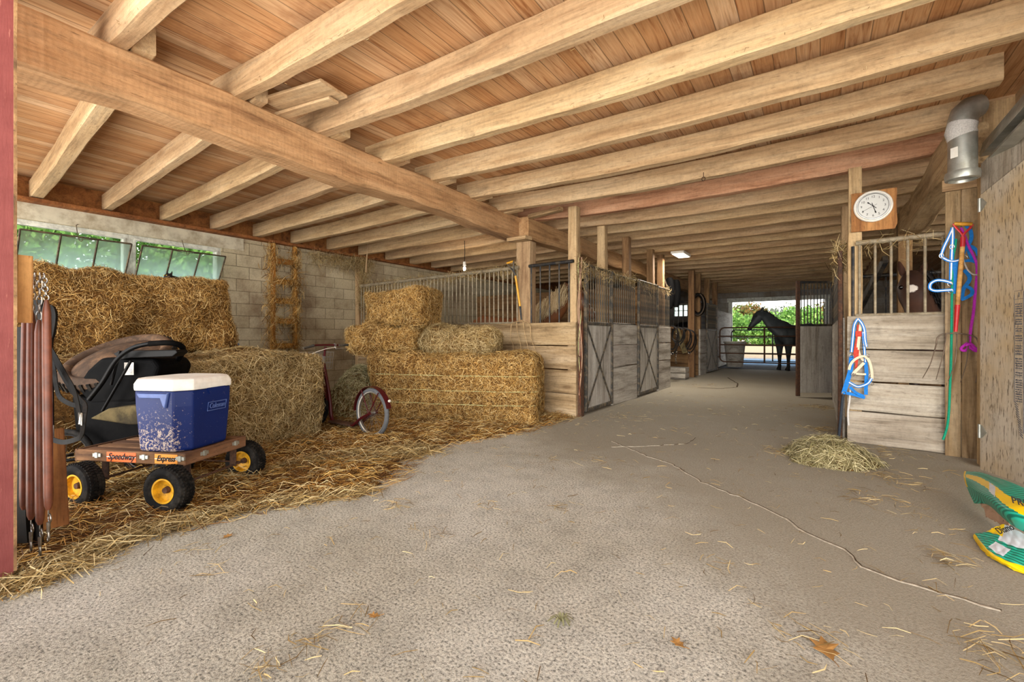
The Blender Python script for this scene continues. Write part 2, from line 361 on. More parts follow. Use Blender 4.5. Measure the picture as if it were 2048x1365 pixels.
# ground outside and mucky strip behind the gate
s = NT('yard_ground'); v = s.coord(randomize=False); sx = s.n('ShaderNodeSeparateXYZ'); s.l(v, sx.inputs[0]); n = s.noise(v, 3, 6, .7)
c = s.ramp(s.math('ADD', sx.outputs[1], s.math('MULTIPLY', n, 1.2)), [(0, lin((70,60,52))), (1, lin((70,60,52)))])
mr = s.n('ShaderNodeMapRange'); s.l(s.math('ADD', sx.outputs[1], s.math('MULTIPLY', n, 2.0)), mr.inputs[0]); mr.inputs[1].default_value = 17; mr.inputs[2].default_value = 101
c = s.ramp(mr.outputs[0], [(.0, lin((62,57,54))), (.04, lin((80,80,84))), (.055, lin((104,134,160))), (.10, lin((112,142,166))), (.13, lin((186,160,128))), (.6, lin((200,176,140)))])  # blue-grey stops paint the blue-tinted shade outside the doorway into the ground colour
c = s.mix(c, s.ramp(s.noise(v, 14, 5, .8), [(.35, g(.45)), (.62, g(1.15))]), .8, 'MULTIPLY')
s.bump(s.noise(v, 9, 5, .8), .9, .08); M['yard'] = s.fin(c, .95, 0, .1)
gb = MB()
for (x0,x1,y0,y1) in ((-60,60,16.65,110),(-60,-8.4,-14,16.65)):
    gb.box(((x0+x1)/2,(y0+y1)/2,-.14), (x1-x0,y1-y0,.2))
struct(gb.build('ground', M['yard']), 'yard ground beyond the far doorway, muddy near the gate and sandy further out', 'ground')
# block walls
def blockmat(name, a, b, axis):
    s = NT(name); tc = s.n('ShaderNodeTexCoord'); sx = s.n('ShaderNodeSeparateXYZ'); s.l(tc.outputs['Object'], sx.inputs[0]); cb = s.n('ShaderNodeCombineXYZ')
    s.l(sx.outputs[axis], cb.inputs[0]); s.l(sx.outputs[2], cb.inputs[1]); br = s.n('ShaderNodeTexBrick'); s.l(cb.outputs[0], br.inputs['Vector'])
    br.inputs['Scale'].default_value = 1; br.inputs['Brick Width'].default_value = .41; br.inputs['Row Height'].default_value = .205; br.inputs['Mortar Size'].default_value = .006; br.inputs['Mortar Smooth'].default_value = .6
    br.inputs['Color1'].default_value = a; br.inputs['Color2'].default_value = b; br.inputs['Mortar'].default_value = tuple(x*.5 for x in b[:3])+(1,)
    v = tc.outputs['Object']; n = s.noise(v, 1.3, 6, .7); n2 = s.noise(v, 40, 4, .7)
    c = s.mix(br.outputs[0], lin((112,84,60)), s.ramp(n, [(.45, g(0)), (.72, g(.8))])); c = s.mix(c, s.ramp(n2, [(.3, g(.75)), (.6, g(1.05))]), .7, 'MULTIPLY')
    s.bump(s.math('ADD', s.math('MULTIPLY', br.outputs['Fac'], -1.5), s.math('MULTIPLY', n2, .5)), .6, .012); return s.fin(c, .92, 0, .15)
M['block'] = blockmat('painted_block', lin((206,194,164)), lin((186,172,142)), 1); M['blockx'] = blockmat('painted_block_end', lin((168,162,152)), lin((150,144,134)), 0)
def wall_x(x, y0, y1, z1, holes, th, mat, name):
    ys = sorted({y0, y1} | {h[0] for h in holes} | {h[1] for h in holes}); zs = sorted({0.0, z1} | {h[2] for h in holes} | {h[3] for h in holes}); mb = MB()
    for a, b in zip(ys, ys[1:]):
        for c_, d in zip(zs, zs[1:]):
            if any(h[0] <= a and b <= h[1] and h[2] <= c_ and d <= h[3] for h in holes): continue
            mb.box((x, (a+b)/2, (c_+d)/2), (th, b-a, d-c_))
    return mb.build(name, mat)
WIN = [(1.12, 2.28, 1.86, 2.52), (2.28, 3.46, 1.86, 2.52)]
struct(wall_x(XL-.1, -.4, YE+.1, 2.73, WIN, .2, M['block'], 'wall_left'), 'pale concrete block wall with a row of hopper windows at its top', 'wall')
M['lintel'] = simple('pale_plaster', lin((214,206,182)), .9, 0, .15, .12, 6, lin((150,130,100)), .2, 3)
b = MB(); b.box((XL+.004, 1.75, 2.625), (.012, 4.1, .2)); struct(b.build('trim_1', M['lintel']), 'pale plastered lintel strip above the hopper windows', 'lintel')
# windows
M['winframe'] = simple('window_white_paint', lin((226,226,214)), .6, 0, .3, .12, 12, lin((160,160,150)), 0, 6)
M['sash'] = simple('sash_steel', lin((84,74,62)), .6, .3, .3, .2, 30, lin((140,120,90)), .1, 9)
s = NT('dusty_glass'); tr = s.n('ShaderNodeBsdfTransparent'); tr.inputs[0].default_value = (.88,.96,.93,1); gl = s.n('ShaderNodeBsdfGlossy'); gl.inputs['Roughness'].default_value = .08
df = s.n('ShaderNodeBsdfTranslucent'); df.inputs[0].default_value = (.75,.9,.85,1)
m1 = s.n('ShaderNodeMixShader'); m1.inputs[0].default_value = .06; m2 = s.n('ShaderNodeMixShader'); m2.inputs[0].default_value = .3
s.l(tr.outputs[0], m1.inputs[1]); s.l(gl.outputs[0], m1.inputs[2]); s.l(m1.outputs[0], m2.inputs[1]); s.l(df.outputs[0], m2.inputs[2]); s.l(m2.outputs[0], s.out.inputs[0]); M['glass'] = s.mat
def box_frame(mb, x, y0, y1, z0, z1, w, d):
    mb.box((x, (y0+y1)/2, z0+w/2), (d, y1-y0, w)); mb.box((x, (y0+y1)/2, z1-w/2), (d, y1-y0, w)); mb.box((x, y0+w/2, (z0+z1)/2), (d, w, z1-z0-2*w)); mb.box((x, y1-w/2, (z0+z1)/2), (d, w, z1-z0-2*w))
for i, (y0, y1, z0, z1) in enumerate(WIN):
    w = thing('window_%d' % (i+1), ['hopper window nearest the red door, its three-pane steel sash tilted inwards', 'hopper window nearest the ladder, its three-pane steel sash tilted inwards'][i], 'window', (XL, (y0+y1)/2, z0))
    tag(w, kind='structure')
    f = MB(); box_frame(f, -.1, y0-(y0+y1)/2, y1-(y0+y1)/2, 0, z1-z0, .05, .16); box_frame(f, -.02, y0-(y0+y1)/2+.05, y1-(y0+y1)/2-.05, .05, z1-z0-.05, .02, .05); f.build('window_frame', M['winframe'], w)
    # sash hinged at the sill, top leaning into the room
    hl = (y1-y0)/2-.06; R = M4.Rotation(math.radians(33), 4, 'Y'); Tm = M4.Translation((.0,0,.05)) @ R; hh = .52
    sm = MB(); 
    for (a, b_) in (((0,-hl,0),(0,hl,0)),((0,-hl,hh),(0,hl,hh)),((0,-hl,0),(0,-hl,hh)),((0,hl,0),(0,hl,hh)),((0,-hl/3,0),(0,-hl/3,hh)),((0,hl/3,0),(0,hl/3,hh))):
        sm.cyl(Tm @ V(a), Tm @ V(b_), .012, n=6)
    sh = sm.build('sash', M['sash'], w)
    for k in range(3):
        pz = MB(); pz.box((0,-hl+hl*2/3*(k+.5),hh/2), (.004, hl*2/3-.02, hh-.02)); pz.build('pane', M['glass'], sh, Tm)
    lt = MB(); top = Tm @ V((0,0,hh)); lt.tube([top+V((0,-.02,0)), V((.12,.0,.66)), V((-.02,.05,.7))], .005, 6)
    lt.tube([top+V((.03,.02*math.cos(q/10*2*PI),-.03+.025*math.sin(q/10*2*PI))) for q in range(10)], .004, 5, True); lt.tube([top+V((0,-.25,.0)), top+V((.02,0,-.03)), top+V((0,.25,0))], .004, 5); lt.build('latch_ring', M['sash'], sh)
# far end wall with doorway and a small window in the stall
ew = MB(); DX0, DX1, DZ = -3.05, .15, 2.50; EWN = (-5.35, -4.75, 1.95, 2.45)
xs = [XL, EWN[0], EWN[1], DX0, DX1, 5.2]; zs = [0, EWN[2], EWN[3], DZ, 3.2]
for a, b_ in zip(xs, xs[1:]):
    for c_, d in zip(zs, zs[1:]):
        if a == DX0 and d <= DZ: continue
        if a == EWN[0] and c_ == EWN[2]: continue
        ew.box(((a+b_)/2, YE, (c_+d)/2), (b_-a, .2, d-c_))
struct(ew.build('wall_end', M['blockx']), 'far end wall with the bright open doorway', 'wall')
tm = MB(); tm.box((DX0-.03, YE-.08, DZ/2), (.14,.1,DZ)); tm.box(((DX0+DX1)/2, YE-.08, DZ+.06), (DX1-DX0+.3,.1,.16)); tm.box((DX1+.06, YE-.08, DZ/2), (.14,.1,DZ))
struct(tm.build('trim_2', M['winframe']), 'pale frame around the far doorway', 'door frame')
w3 = thing('window_3', 'small bright paned window deep inside the second left stall', 'window', (-5.05, YE-.08, 1.95)); tag(w3, kind='structure')
f = MB()
for xx in (-.3,-.1,.1,.3): f.box((xx,0,.25), (.03,.05,.5))
for zz in (0,.25,.5): f.box((0,0,zz), (.6,.05,.03))
f.build('window_frame', M['winframe'], w3); pz = MB(); pz.box((0,.01,.25), (.58,.004,.48)); pz.build('pane', M['glass'], w3)
# right-hand wall of the right stall
struct(wall_x(4.7, 5.2, YE+.1, 3.2, [], .2, M['block'], 'wall_right'), 'block wall at the back of the right stall', 'wall')
# ceiling deck: long boards along the aisle direction
s = NT('deck_boards'); tc = s.n('ShaderNodeTexCoord'); sx = s.n('ShaderNodeSeparateXYZ'); s.l(tc.outputs['Object'], sx.inputs[0])
px = s.math('DIVIDE', sx.outputs[0], .138); ix = s.math('FLOOR', px); fx = s.math('FRACT', px)
wn = s.n('ShaderNodeTexWhiteNoise', noise_dimensions='1D'); s.l(ix, wn.inputs['W'])
yo = s.math('MULTIPLY', wn.outputs[0], 90); yy = s.math('ADD', sx.outputs[1], yo); cb = s.n('ShaderNodeCombineXYZ'); s.l(s.math('MULTIPLY', sx.outputs[0], 8), cb.inputs[0]); s.l(s.math('MULTIPLY', yy, .8), cb.inputs[1]); s.l(yo, cb.inputs[2])
rings = s.n('ShaderNodeTexWave', bands_direction='X'); s.l(cb.outputs[0], rings.inputs['Vector']); rings.inputs['Scale'].default_value = .26; rings.inputs['Distortion'].default_value = 7; rings.inputs['Detail'].default_value = 2.5; rings.inputs['Detail Scale'].default_value = .55
cb2 = s.n('ShaderNodeCombineXYZ'); s.l(s.math('MULTIPLY', sx.outputs[0], 60), cb2.inputs[0]); s.l(s.math('MULTIPLY', yy, 2), cb2.inputs[1])
fine = s.noise(cb2.outputs[0], 1.5, 4, .6)
cb3 = s.n('ShaderNodeCombineXYZ'); s.l(s.math('ADD', s.math('MULTIPLY', sx.outputs[0], 26), yo), cb3.inputs[0]); s.l(s.math('MULTIPLY', yy, 1.3), cb3.inputs[1]); s.l(yo, cb3.inputs[2])
c = s.ramp(s.noise(cb3.outputs[0], 1.0, 3.5, .55, 1.8), [(.30, lin((164,124,88))), (.44, lin((202,170,134))), (.62, lin((218,190,156))), (.74, lin((182,144,106)))])
_unused = s.ramp(rings.outputs[1], [(.1, lin((216,182,142))), (.6, lin((204,164,122))), (.95, lin((176,130,88)))])
c = s.mix(c, s.ramp(fine, [(.3, g(.82)), (.6, g(1.04))]), .7, 'MULTIPLY')
c = s.mix(c, s.ramp(wn.outputs[0], [(0, lin((226,190,152))), (.3, lin((255,246,236))), (.6, lin((226,192,156))), (1, lin((250,230,206)))]), .9, 'MULTIPLY')
seam = s.ramp(s.math('MINIMUM', fx, s.math('SUBTRACT', 1.0, fx)), [(.012, g(.45)), (.03, g(1))]); c = s.mix(c, seam, 1.0, 'MULTIPLY')
c = s.mix(c, lin((120,72,40)), s.ramp(s.noise(tc.outputs['Object'], 1.7, 5, .7), [(.56, g(0)), (.75, g(.6))]))
s.bump(s.math('ADD', s.math('MULTIPLY', seam, 2), fine), .4, .01); M['deck'] = s.fin(c, .75, 0, .25)
b = MB(); b.box((-1.6, 10.45, ZC+.03), (13.2, 20.9, .06)); struct(b.build('ceiling', M['deck']), 'plank loft floor seen from below, long reddish pine boards', 'ceiling')
# wall plate and rim boards
b = MB(); b.box((XL+.02, 10.2, 2.75), (.24, 21.2, .045)); struct(b.build('trim_3', M['rim']), 'thin brown sill plate along the top of the block wall', 'sill plate')
b = MB(); b.box((XL-.06, 10.2, 2.91), (.04, 21.2, .29)); struct(b.build('trim_4', M['rim']), 'brown rim board between the joist ends above the block wall', 'rim board')
# ================= JOISTS AND BEAMS =================
ORD = ['first','second','third','fourth','fifth','sixth','seventh','eighth','ninth','tenth','eleventh','twelfth','thirteenth','fourteenth']
SP = .722
def jy(k): return 1.003 - .06 + SP*k
M['joist_pink'] = wood('pinkish_joist_wood', lin((206,162,126)), lin((186,138,102)), lin((130,84,54)), .05, .3, .2)
for k in range(28):
    y = jy(k)+rng.uniform(-.015,.015)
    if y > YE-.15: break
    xr = 1.02 if k >= 6 else (1.05 if k == 5 else 1.95)
    d = .20+rng.uniform(-.01,.02) if k < 8 else .19
    j = timber('ceiling_joist', (-3.92, y, 2.885+d/2-.005), (xr, y+rng.uniform(-.04,.04), 2.885+d/2-.01), .115+rng.uniform(-.012,.012), d, M['joist_pink'] if k == 7 else M['joist'], wob=.004, sag=.075 if k < 9 else .04, seg=40, ch=.012)
    lab = '%s rough-sawn joist over the aisle, counted from the front' % ORD[k] if k < 14 else 'rough joist in the closely lined row over the far half of the aisle'
    if k == 7: lab = 'pinkish joist over the aisle with a small eye hook in it, eighth from the front'
    tag(j, lab, 'joist', 'joists over the aisle')
for k in list(range(17))+[-1]:
    yb = jy(k)+.125; yw = 1.36+.66*k if k < 6 else jy(k)+.125
    j = timber('ceiling_joist', (XL+.02, yw, 2.775+.12), (-3.5, yb, 2.89+.09), .11+rng.uniform(-.01,.01), .215, M['joist'], wob=.0035, sag=.02, seg=26, ch=.01)
    lab = 'joist half hidden by the red door, between block wall and big beam' if k < 0 else '%s joist between the block wall and the big beam, counted from the front' % ORD[k] if k < 10 else 'shadowed joist above the left stalls between block wall and big beam'
    tag(j, lab, 'joist', 'joists over the left bay')
for k in range(6, 17):
    y = jy(k)+.125
    tag(timber('ceiling_joist', (.95, y, 2.885+.1), (4.6, y, 2.885+.1), .11, .2, M['joist'], wob=.006, sag=.05, seg=20), 'joist over the right stall, seen above its bars', 'joist', 'joists over the right stall')
bm1 = timber('ceiling_beam', (-3.63, .2, 2.70), (-3.9, 5.75, 2.745), .26, .33, M['beam'], wob=.012, seg=40, ch=.02); tag(bm1, 'huge saw-marked main beam running from the red door to the first stall post', 'beam', 'main beams')
bm2 = timber('ceiling_beam', (-3.72, 5.76, 2.73), (-3.66, YE-.15, 2.73), .24, .31, M['beam'], wob=.012, seg=50, ch=.02); tag(bm2, 'main beam continuing over the left stall fronts behind the posts', 'beam', 'main beams')
bm3 = timber('ceiling_beam', (1.03, 5.32, 2.71), (1.22, YE-.15, 2.71), .24, .33, M['post'], wob=.012, seg=50, ch=.02); tag(bm3, 'main beam over the right stall, beside the clock', 'beam', 'main beams')
# small loose boards stored between joists, splice block, eye hook
lb = thing('stored_plank', 'upper of two short loose planks lying across the joists by the main beam', 'plank', (0,0,0), 0, 'loose planks above the beam')
p = at_z(520,205,2.905); q = at_z(636,170,2.905)
o = timber('stored_plank', p+V((0,.12,.02)), q+V((.02,.12,.02)), .26, .025, M['joist'], wob=.002); tag(o, 'wider of two short loose planks tucked beside the second joist', 'plank', 'loose planks above the beam')
bpy.data.objects.remove(lb)
p = at_z(545,226,2.885); q = at_z(640,190,2.885)
o = timber('stored_plank', p+V((0,.06,0)), q+V((.02,.1,.0)), .10, .022, M['joist'], wob=.002); tag(o, 'narrower of two short loose planks, sticking out below the wider one', 'plank', 'loose planks above the beam')
p = at_z(1060,434,2.86); q = at_z(1122,418,2.86)
tag(timber('splice_block', p, q, .10, .05, M['post'], wob=.002), 'short splice block nailed under the joists beside the corner post', 'block')
p = at_d(1407,358,4.9); m = MB(); m.tube([p+V((0,0,.07)), p+V((0,0,.02))], .004, 6); m.tube([p+V((.018*math.cos(a),0,.0+.02*math.sin(a))) for a in [i*2*PI/14 for i in range(14)]], .0035, 6, True)
tag(m.build('eye_hook', M['rust'], origin=p), 'small rusty eye hook screwed into the pinkish joist', 'hook')
# ================= POSTS =================
def post(x0, y0, z0, z1, w, d, label, mat='post', group=None):
    o = timber('support_post', (x0, y0, z0), (x0, y0, z1), w, d, M[mat], up=(0,1,0), wob=.003, ch=.006); return tag(o, label, 'post', group)
LP = 'square post standing behind the left stall fronts'
post(-3.66, 5.79, 0, 2.50, .24, .17, 'square post carrying the main beam, with the yellow-handled fork leaning on it')
timber_o = timber('bearing_block', (-3.84,5.62,2.525), (-3.5,5.60,2.525), .16, .05, M['post']); tag(timber_o, 'bearing block on top of the post under the main beam', 'block')
post(-2.82, 5.70, 0, 2.875, .13, .13, 'tall corner post of the first left stall, rising to the joists', 'post')
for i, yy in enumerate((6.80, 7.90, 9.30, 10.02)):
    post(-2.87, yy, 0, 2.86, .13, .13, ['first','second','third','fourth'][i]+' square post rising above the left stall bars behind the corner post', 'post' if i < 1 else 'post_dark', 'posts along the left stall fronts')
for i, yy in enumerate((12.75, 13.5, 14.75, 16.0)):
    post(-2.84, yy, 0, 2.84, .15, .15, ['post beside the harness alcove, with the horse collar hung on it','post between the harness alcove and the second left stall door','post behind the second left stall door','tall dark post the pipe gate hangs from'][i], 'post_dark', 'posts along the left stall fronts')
post(.30, 5.93, 0, 2.84, .115, .11, 'corner post of the right stall, carrying the clock board')
for i, (xx, yy, ww) in enumerate(((.33, 7.75, .19), (.33, 10.2, .17), (.33, 14.0, .16))):
    post(xx, yy, 0, 2.86, ww, ww, ['wide post on the right of the aisle just behind the clock post','post on the right of the aisle at the hinge of the open stall door','thin-looking far post on the right of the aisle'][i], 'post', 'posts along the right of the aisle')
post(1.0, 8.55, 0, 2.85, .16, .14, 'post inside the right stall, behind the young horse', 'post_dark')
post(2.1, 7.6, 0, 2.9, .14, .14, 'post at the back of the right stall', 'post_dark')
post(-7.93, 6.05, 0, 2.72, .12, .12, 'straw-covered post at the wall end of the hay-side stall partition', 'post')
# corner post and header wall at the right edge
post(1.24, 5.42, 0, 3.04, .24, .16, 'broad corner post behind the galvanised pipe, at the top of the plywood door', 'post')
tag(timber('header_board', (1.33, 5.3, 2.80), (1.33, 2.4, 2.80), .05, .5, M['joist'], wob=.003), 'wide header board above the plywood door, behind the track', 'board')
# ================= STALL FRONTS =================
def hay_on(name, parent, p0, p1, n, spread, L, down=.12, mat='hay_pale'):
    p0, p1 = np.array(p0), np.array(p1); t = rng.uniform(0,1,(n,1)); P = p0+(p1-p0)*t+rng.normal(size=(n,3))*spread; P[:,2] -= np.abs(rng.normal(size=n))*down
    o = strands(name, P, rng.normal(size=(n,3)), L, .004, M[mat], parent, .6, .7, T=np.tile([0,0,-1.0],(n,1)), tj=1.2); o['kind'] = 'stuff'; return o
def partition(name, label, A, B, boards, ztop, bars, bar_r, mats, cat='stall partition', group=None, barlabel=None, railr=.03, hay=0, gapmat=None):
    """boarded half wall from A to B (plan points) with upright bars above; boards = list of (z0,z1)"""
    A, B = V((A[0],A[1],0)), V((B[0],B[1],0)); L = (B-A).length; rz = math.atan2((B-A).y, (B-A).x)
    t = thing(name, label, cat, A, rz, group)
    for z0, z1 in boards: timber('board', (0,0,(z0+z1)/2), (L,0,(z0+z1)/2), .045, z1-z0, M[mats[0]], t, wob=.004, seg=12)
    if bars:
        n, x0, x1 = bars; zb = boards[0][1]
        rl = MB(); rl.tube([(x0-.03,0,ztop), (x1+.03,0,ztop)], railr, 10); rl.build('bar_rail', M[mats[1]], t, smooth=40); rl = MB(); rl.tube([(x0-.03,0,zb+.012), (x1+.03,0,zb+.012)], .014, 6); rl.build('sill_rail', M[mats[1]], t, smooth=40)
        for i in range(n):
            x = x0+(x1-x0)*i/(n-1); bb = MB(); bb.tube([(0,0,zb), (.004*math.sin(i*3.1),.003,(zb+ztop)/2), (0,0,ztop)], bar_r, 8)
            bb.build('bar', M[mats[1]], t, M4.Translation((x,0,0)), 40)
        if hay: hay_on('hay_strands', t, (x0,-.02,ztop+.02), (x1,-.02,ztop+.02), hay, .02, .16, .07)
    return t
FB = [(.965,1.285),(.635,.955),(.31,.625),(0.0,.30)]
p1 = partition('stall_partition', 'board and bar side of the first left stall, behind the hay bales', (-2.735,5.605), (-7.86,5.99), FB, 2.12, (45,1.02,5.05), .011, ('rail_board','bluebar'), hay=1500)
# short bar section between the two posts (to the right of the beam post)
sb = MB(); sb.tube([(.05,0,2.12),(.80,0,2.12)], .024, 10); sb.build('bar_rail', M['iron_dark'], p1, smooth=40)
for i in range(5):
    bb = MB(); bb.tube([(0,0,1.28),(0,0,2.12)], .011, 8); bb.build('bar', M['iron_dark'], p1, M4.Translation((.12+.16*i,0,0)), 40)
def xdoor(name, label, A, B, ztop, nb, hay=0, group='cross-braced stall doors', light=False):
    A, B = V((A[0],A[1],0)), V((B[0],B[1],0)); L = (B-A).length; t = thing(name, label, 'stall door', A, math.atan2((B-A).y,(B-A).x), group)
    sh = M['grey_sheet']; timber('door_panel', (L/2,0,.05), (L/2,0,1.27), .03, L-.02, sh, t, up=(1,0,0), wob=.0, seg=6)
    for zz in (.06, 1.275): timber('door_frame_rail', (0,-.02,zz), (L,-.02,zz), .03, .05, M['iron'], t, wob=0)
    for xx in (.02, L-.02): timber('door_frame_stile', (xx,-.02,.05), (xx,-.02,ztop), .045, .045, M['iron'], t, up=(0,1,0), wob=0)
    for (xa, xb) in ((.05,L-.05),(L-.05,.05)): timber('cross_brace', (xa,-.028,1.24), (xb,-.028,.09), .012, .035, M['iron'], t, up=(0,0,1) if L > .3 else (0,1,0), wob=0)
    rl = MB(); rl.tube([(0,0,ztop),(L,0,ztop)], .018, 8); rl.build('bar_rail', M['iron'], t, smooth=40)
    for i in range(nb):
        bb = MB(); bb.tube([(0,0,1.28),(0,0,ztop)], .011, 8); bb.build('bar', M['iron'], t, M4.Translation((L*(i+.6)/(nb+.2),0,0)), 40)
    if hay: hay_on('hay_strands', t, (0,-.02,ztop+.01), (L,-.02,ztop+.01), hay, .015, .12, .12)
    return t
GB = [(.955,1.285),(.60,.945),(.0,.59)]
xdoor('stall_door', 'first cross-braced grey stall door, next to the corner post', (-2.72,5.80), (-2.72,6.78), 2.10, 11, 260)
partition('stall_panel', 'grey boarded panel with bars between the first two left stall doors', (-2.72,6.82), (-2.71,7.92), GB, 2.08, (12,.06,1.04), .011, ('grey_board','iron'), 'stall panel', 'left stall front panels', railr=.018, hay=200)
xdoor('stall_door', 'second cross-braced grey stall door on the left, halfway along the first stall', (-2.70,7.97), (-2.70,9.14), 2.10, 13, 120)
partition('stall_panel', 'grey boarded panel with bars just before the harness alcove', (-2.70,9.18), (-2.68,10.0), GB, 2.08, (9,.06,.78), .011, ('grey_board','iron'), 'stall panel', 'left stall front panels', railr=.018, hay=60)
# rusty edge of the corner and the twine hung on it
b = MB(); b.box((0,0,.65), (.05,.09,1.3)); tag(b.build('corner_iron', M['rust'], mw=M4.Translation((-2.70,5.66,0))), 'rusty angle iron on the corner of the first left stall', 'angle iron')
tw = thing('hanging_twine', 'tangle of old baling twine hanging on the first left stall corner', 'twine', (-2.68,5.56,0))
for k in range(6):
    m = MB(); pts = [V((.02*math.sin(k*2+i*.8)+.006*k, .01*math.cos(k+i), 2.15-i*(.12+.012*k))) for i in range(12)]; m.tube(pts, .005, 5); m.build('twine_strand', M[['paper','rust','twine','rust','paper','leather'][k]], tw)
hay_on('hay_strands', tw, (0,0,2.15), (.03,.05,2.1), 160, .03, .14, .2)
# back walls of first left stall and the alcove
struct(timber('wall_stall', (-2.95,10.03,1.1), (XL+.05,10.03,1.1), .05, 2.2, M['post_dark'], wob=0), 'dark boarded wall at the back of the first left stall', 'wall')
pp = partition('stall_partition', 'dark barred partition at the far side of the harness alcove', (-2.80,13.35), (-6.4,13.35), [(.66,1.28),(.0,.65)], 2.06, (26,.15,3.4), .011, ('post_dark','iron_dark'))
partition('stall_panel', 'pale boarded panel with bars between the harness alcove and the second left door', (-2.78,13.42), (-2.76,14.1), GB, 2.05, (8,.06,.62), .011, ('grey_sheet','iron_dark'), 'stall panel', 'left stall front panels', railr=.018)
xdoor('stall_door', 'far cross-braced pale stall door beyond the harness alcove', (-2.76,14.15), (-2.70,15.35), 2.05, 12)
partition('stall_panel', 'pale boarded panel between the far door and the gate post', (-2.78,15.4), (-2.78,16.0), GB, 2.05, (7,.06,.55), .011, ('grey_sheet','iron_dark'), 'stall panel', 'left stall front panels', railr=.018)
partition('stall_panel', 'half wall with a pale cap running beyond the gate to the doorway', (-2.95,16.3), (-3.05,20.6), [(1.05,2.0),(.0,1.04)], 2.0, None, .01, ('grey_sheet','iron'), 'stall panel')
# right stall front
RF = [(.965,1.30),(.645,.955),(.335,.625),(0.0,.325)]
pr = partition('stall_partition', 'stained board front of the right stall, with bars and the young horse behind', (.235,5.86), (1.0,5.77), RF, 2.05, (6,.10,.72), .012, ('dirty_board','bluebar'), railr=.026, hay=60)
bb = MB(); bb.tube([(.045,0,1.30),(.045,0,2.02)], .014, 8); bb.build('bar', M['iron_dark'], pr, smooth=40)
pw = thing('plank_wall', 'upright plank section of the right stall, where the red-handled fork and halters hang', 'plank wall', (.955,5.72,0), math.atan2(-.05,.30))
for i, (xa, xb) in enumerate(((0,.105),(.108,.225),(.228,.34))): timber('plank', ((xa+xb)/2,0,0), ((xa+xb)/2,0,[2.42,2.42,1.30][i]), .04, xb-xa, M['dirty_board' if i == 2 else 'rail_board'], pw, up=(1,0,0), wob=.001, seg=8)
timber('cap_board', (-.02,0,2.49), (.36,0,2.49), .06, .13, M['post'], pw, wob=.001)
# right aisle fronts seen edge-on
partition('stall_panel', 'weathered stall front along the right edge of the aisle, seen edge-on', (.20,5.98), (.20,9.7), [(.0,1.29)], 2.06, (34,.1,3.6), .011, ('grey_sheet','iron'), 'stall panel', railr=.02, hay=260)
rs = thing('rusty_hinge_post', 'rusty orange edge strip on the right stall corner', 'hinge post', (.175,5.95,0)); m = MB(); m.tube([(0,0,0),(.004,0,1.0),(0,0,2.0)], .022, 8); m.build('strip', M['rust'], rs)
hay_on('hay_strands', rs, (0,0,2.08), (.04,.25,2.05), 260, .03, .2, .12)
# open stall door across the aisle
t = thing('open_stall_door', 'open stall door standing across the right side of the aisle, bars above a grey panel', 'stall door', (-.33,9.62,0), math.atan2(.34,.52))
timber('door_panel', (.32,0,.08), (.32,0,1.27), .03, .62, M['grey_sheet'], t, up=(1,0,0), wob=0, seg=6)
timber('door_frame_stile', (0,0,.02), (0,0,2.08), .06, .05, M['rust'], t, up=(0,1,0), wob=0); timber('door_frame_stile', (.64,0,.02), (.64,0,2.08), .05, .06, M['iron_dark'], t, up=(0,1,0), wob=0)
for zz in (1.29, 2.06): timber('door_frame_rail', (0,0,zz), (.64,0,zz), .03, .04, M['iron_dark'], t, wob=0)
for i in range(10):
    m = MB(); m.cyl((.055+.058*i,0,1.29), (.055+.058*i,0,2.06), .009, n=8); m.build('bar', M['iron_dark'], t, smooth=40)
# inside right stall: cross partition of the neighbouring stall
partition('stall_partition', 'barred cross partition at the back of the right stall', (.45,9.2), (4.5,9.2), [(.66,1.28),(0,.65)], 2.05, (26,.1,3.9), .011, ('post_dark','iron_dark'))
tag(timber('diagonal_brace', (.60,6.5,1.95), (.42,7.4,1.45), .05, .09, M['iron_dark'], wob=.002), 'dark slanting bar inside the right stall', 'brace')
# pipe gates
def gate(name, label, A, B, z0, z1, nrail, r, mat, mids):
    A, B = V((A[0],A[1],0)), V((B[0],B[1],0)); L = (B-A).length; t = thing(name, label, 'gate', A, math.atan2((B-A).y,(B-A).x), 'pipe gates at the far doorway')
    c = .14; pts = [(L,0,z1),(c,0,z1)] + [(c-c*math.sin(a),0,z1-c+c*math.cos(a)) for a in (.4,.8,1.2,1.57)] + [(0,0,z0+c)] + [(c-c*math.cos(a),0,z0+c-c*math.sin(a)) for a in (.4,.8,1.2,1.57)] + [(L,0,z0)]
    m = MB(); m.tube(pts, r, 8); m.build('gate_frame', M[mat], t, smooth=40)
    for i in range(1, nrail-1):
        z = z0+(z1-z0)*i/(nrail-1); m = MB(); m.cyl((0,0,z), (L,0,z), r*.9, n=8); m.build('rail', M[mat], t, smooth=40)
    for x in mids: m = MB(); m.cyl((x,0,z0), (x,0,z1), r*1.1, n=8); m.build('upright', M[mat], t, smooth=40)
    for zz in (z0+.15, z1-.3): m = MB(); m.box((-.05,0,zz), (.12,.03,.03)); m.build('hinge', M['rust'], t)
    return t
gate('pipe_gate', 'brown pipe gate closing the aisle in front of the dark horse', (-2.70,16.05), (.22,16.12), .26, 1.36, 5, .022, 'rust', (1.27,))
gate('pipe_gate', 'smaller pipe gate standing further back in the far doorway', (-2.98,20.3), (.1,20.4), .10, 1.33, 5, .022, 'iron_dark', (1.45,))
tr = thing('water_trough', 'grey trough behind the left end of the pipe gate', 'trough', (-2.48,17.6,0)); m = MB(); m.lathe([(.0,.02),(.26,.02),(.34,.85),(.37,.86),(.37,.9),(.31,.9),(.24,.1),(0,.1)], 24); m.build('tub', M['grey_sheet'], tr, smooth=40)
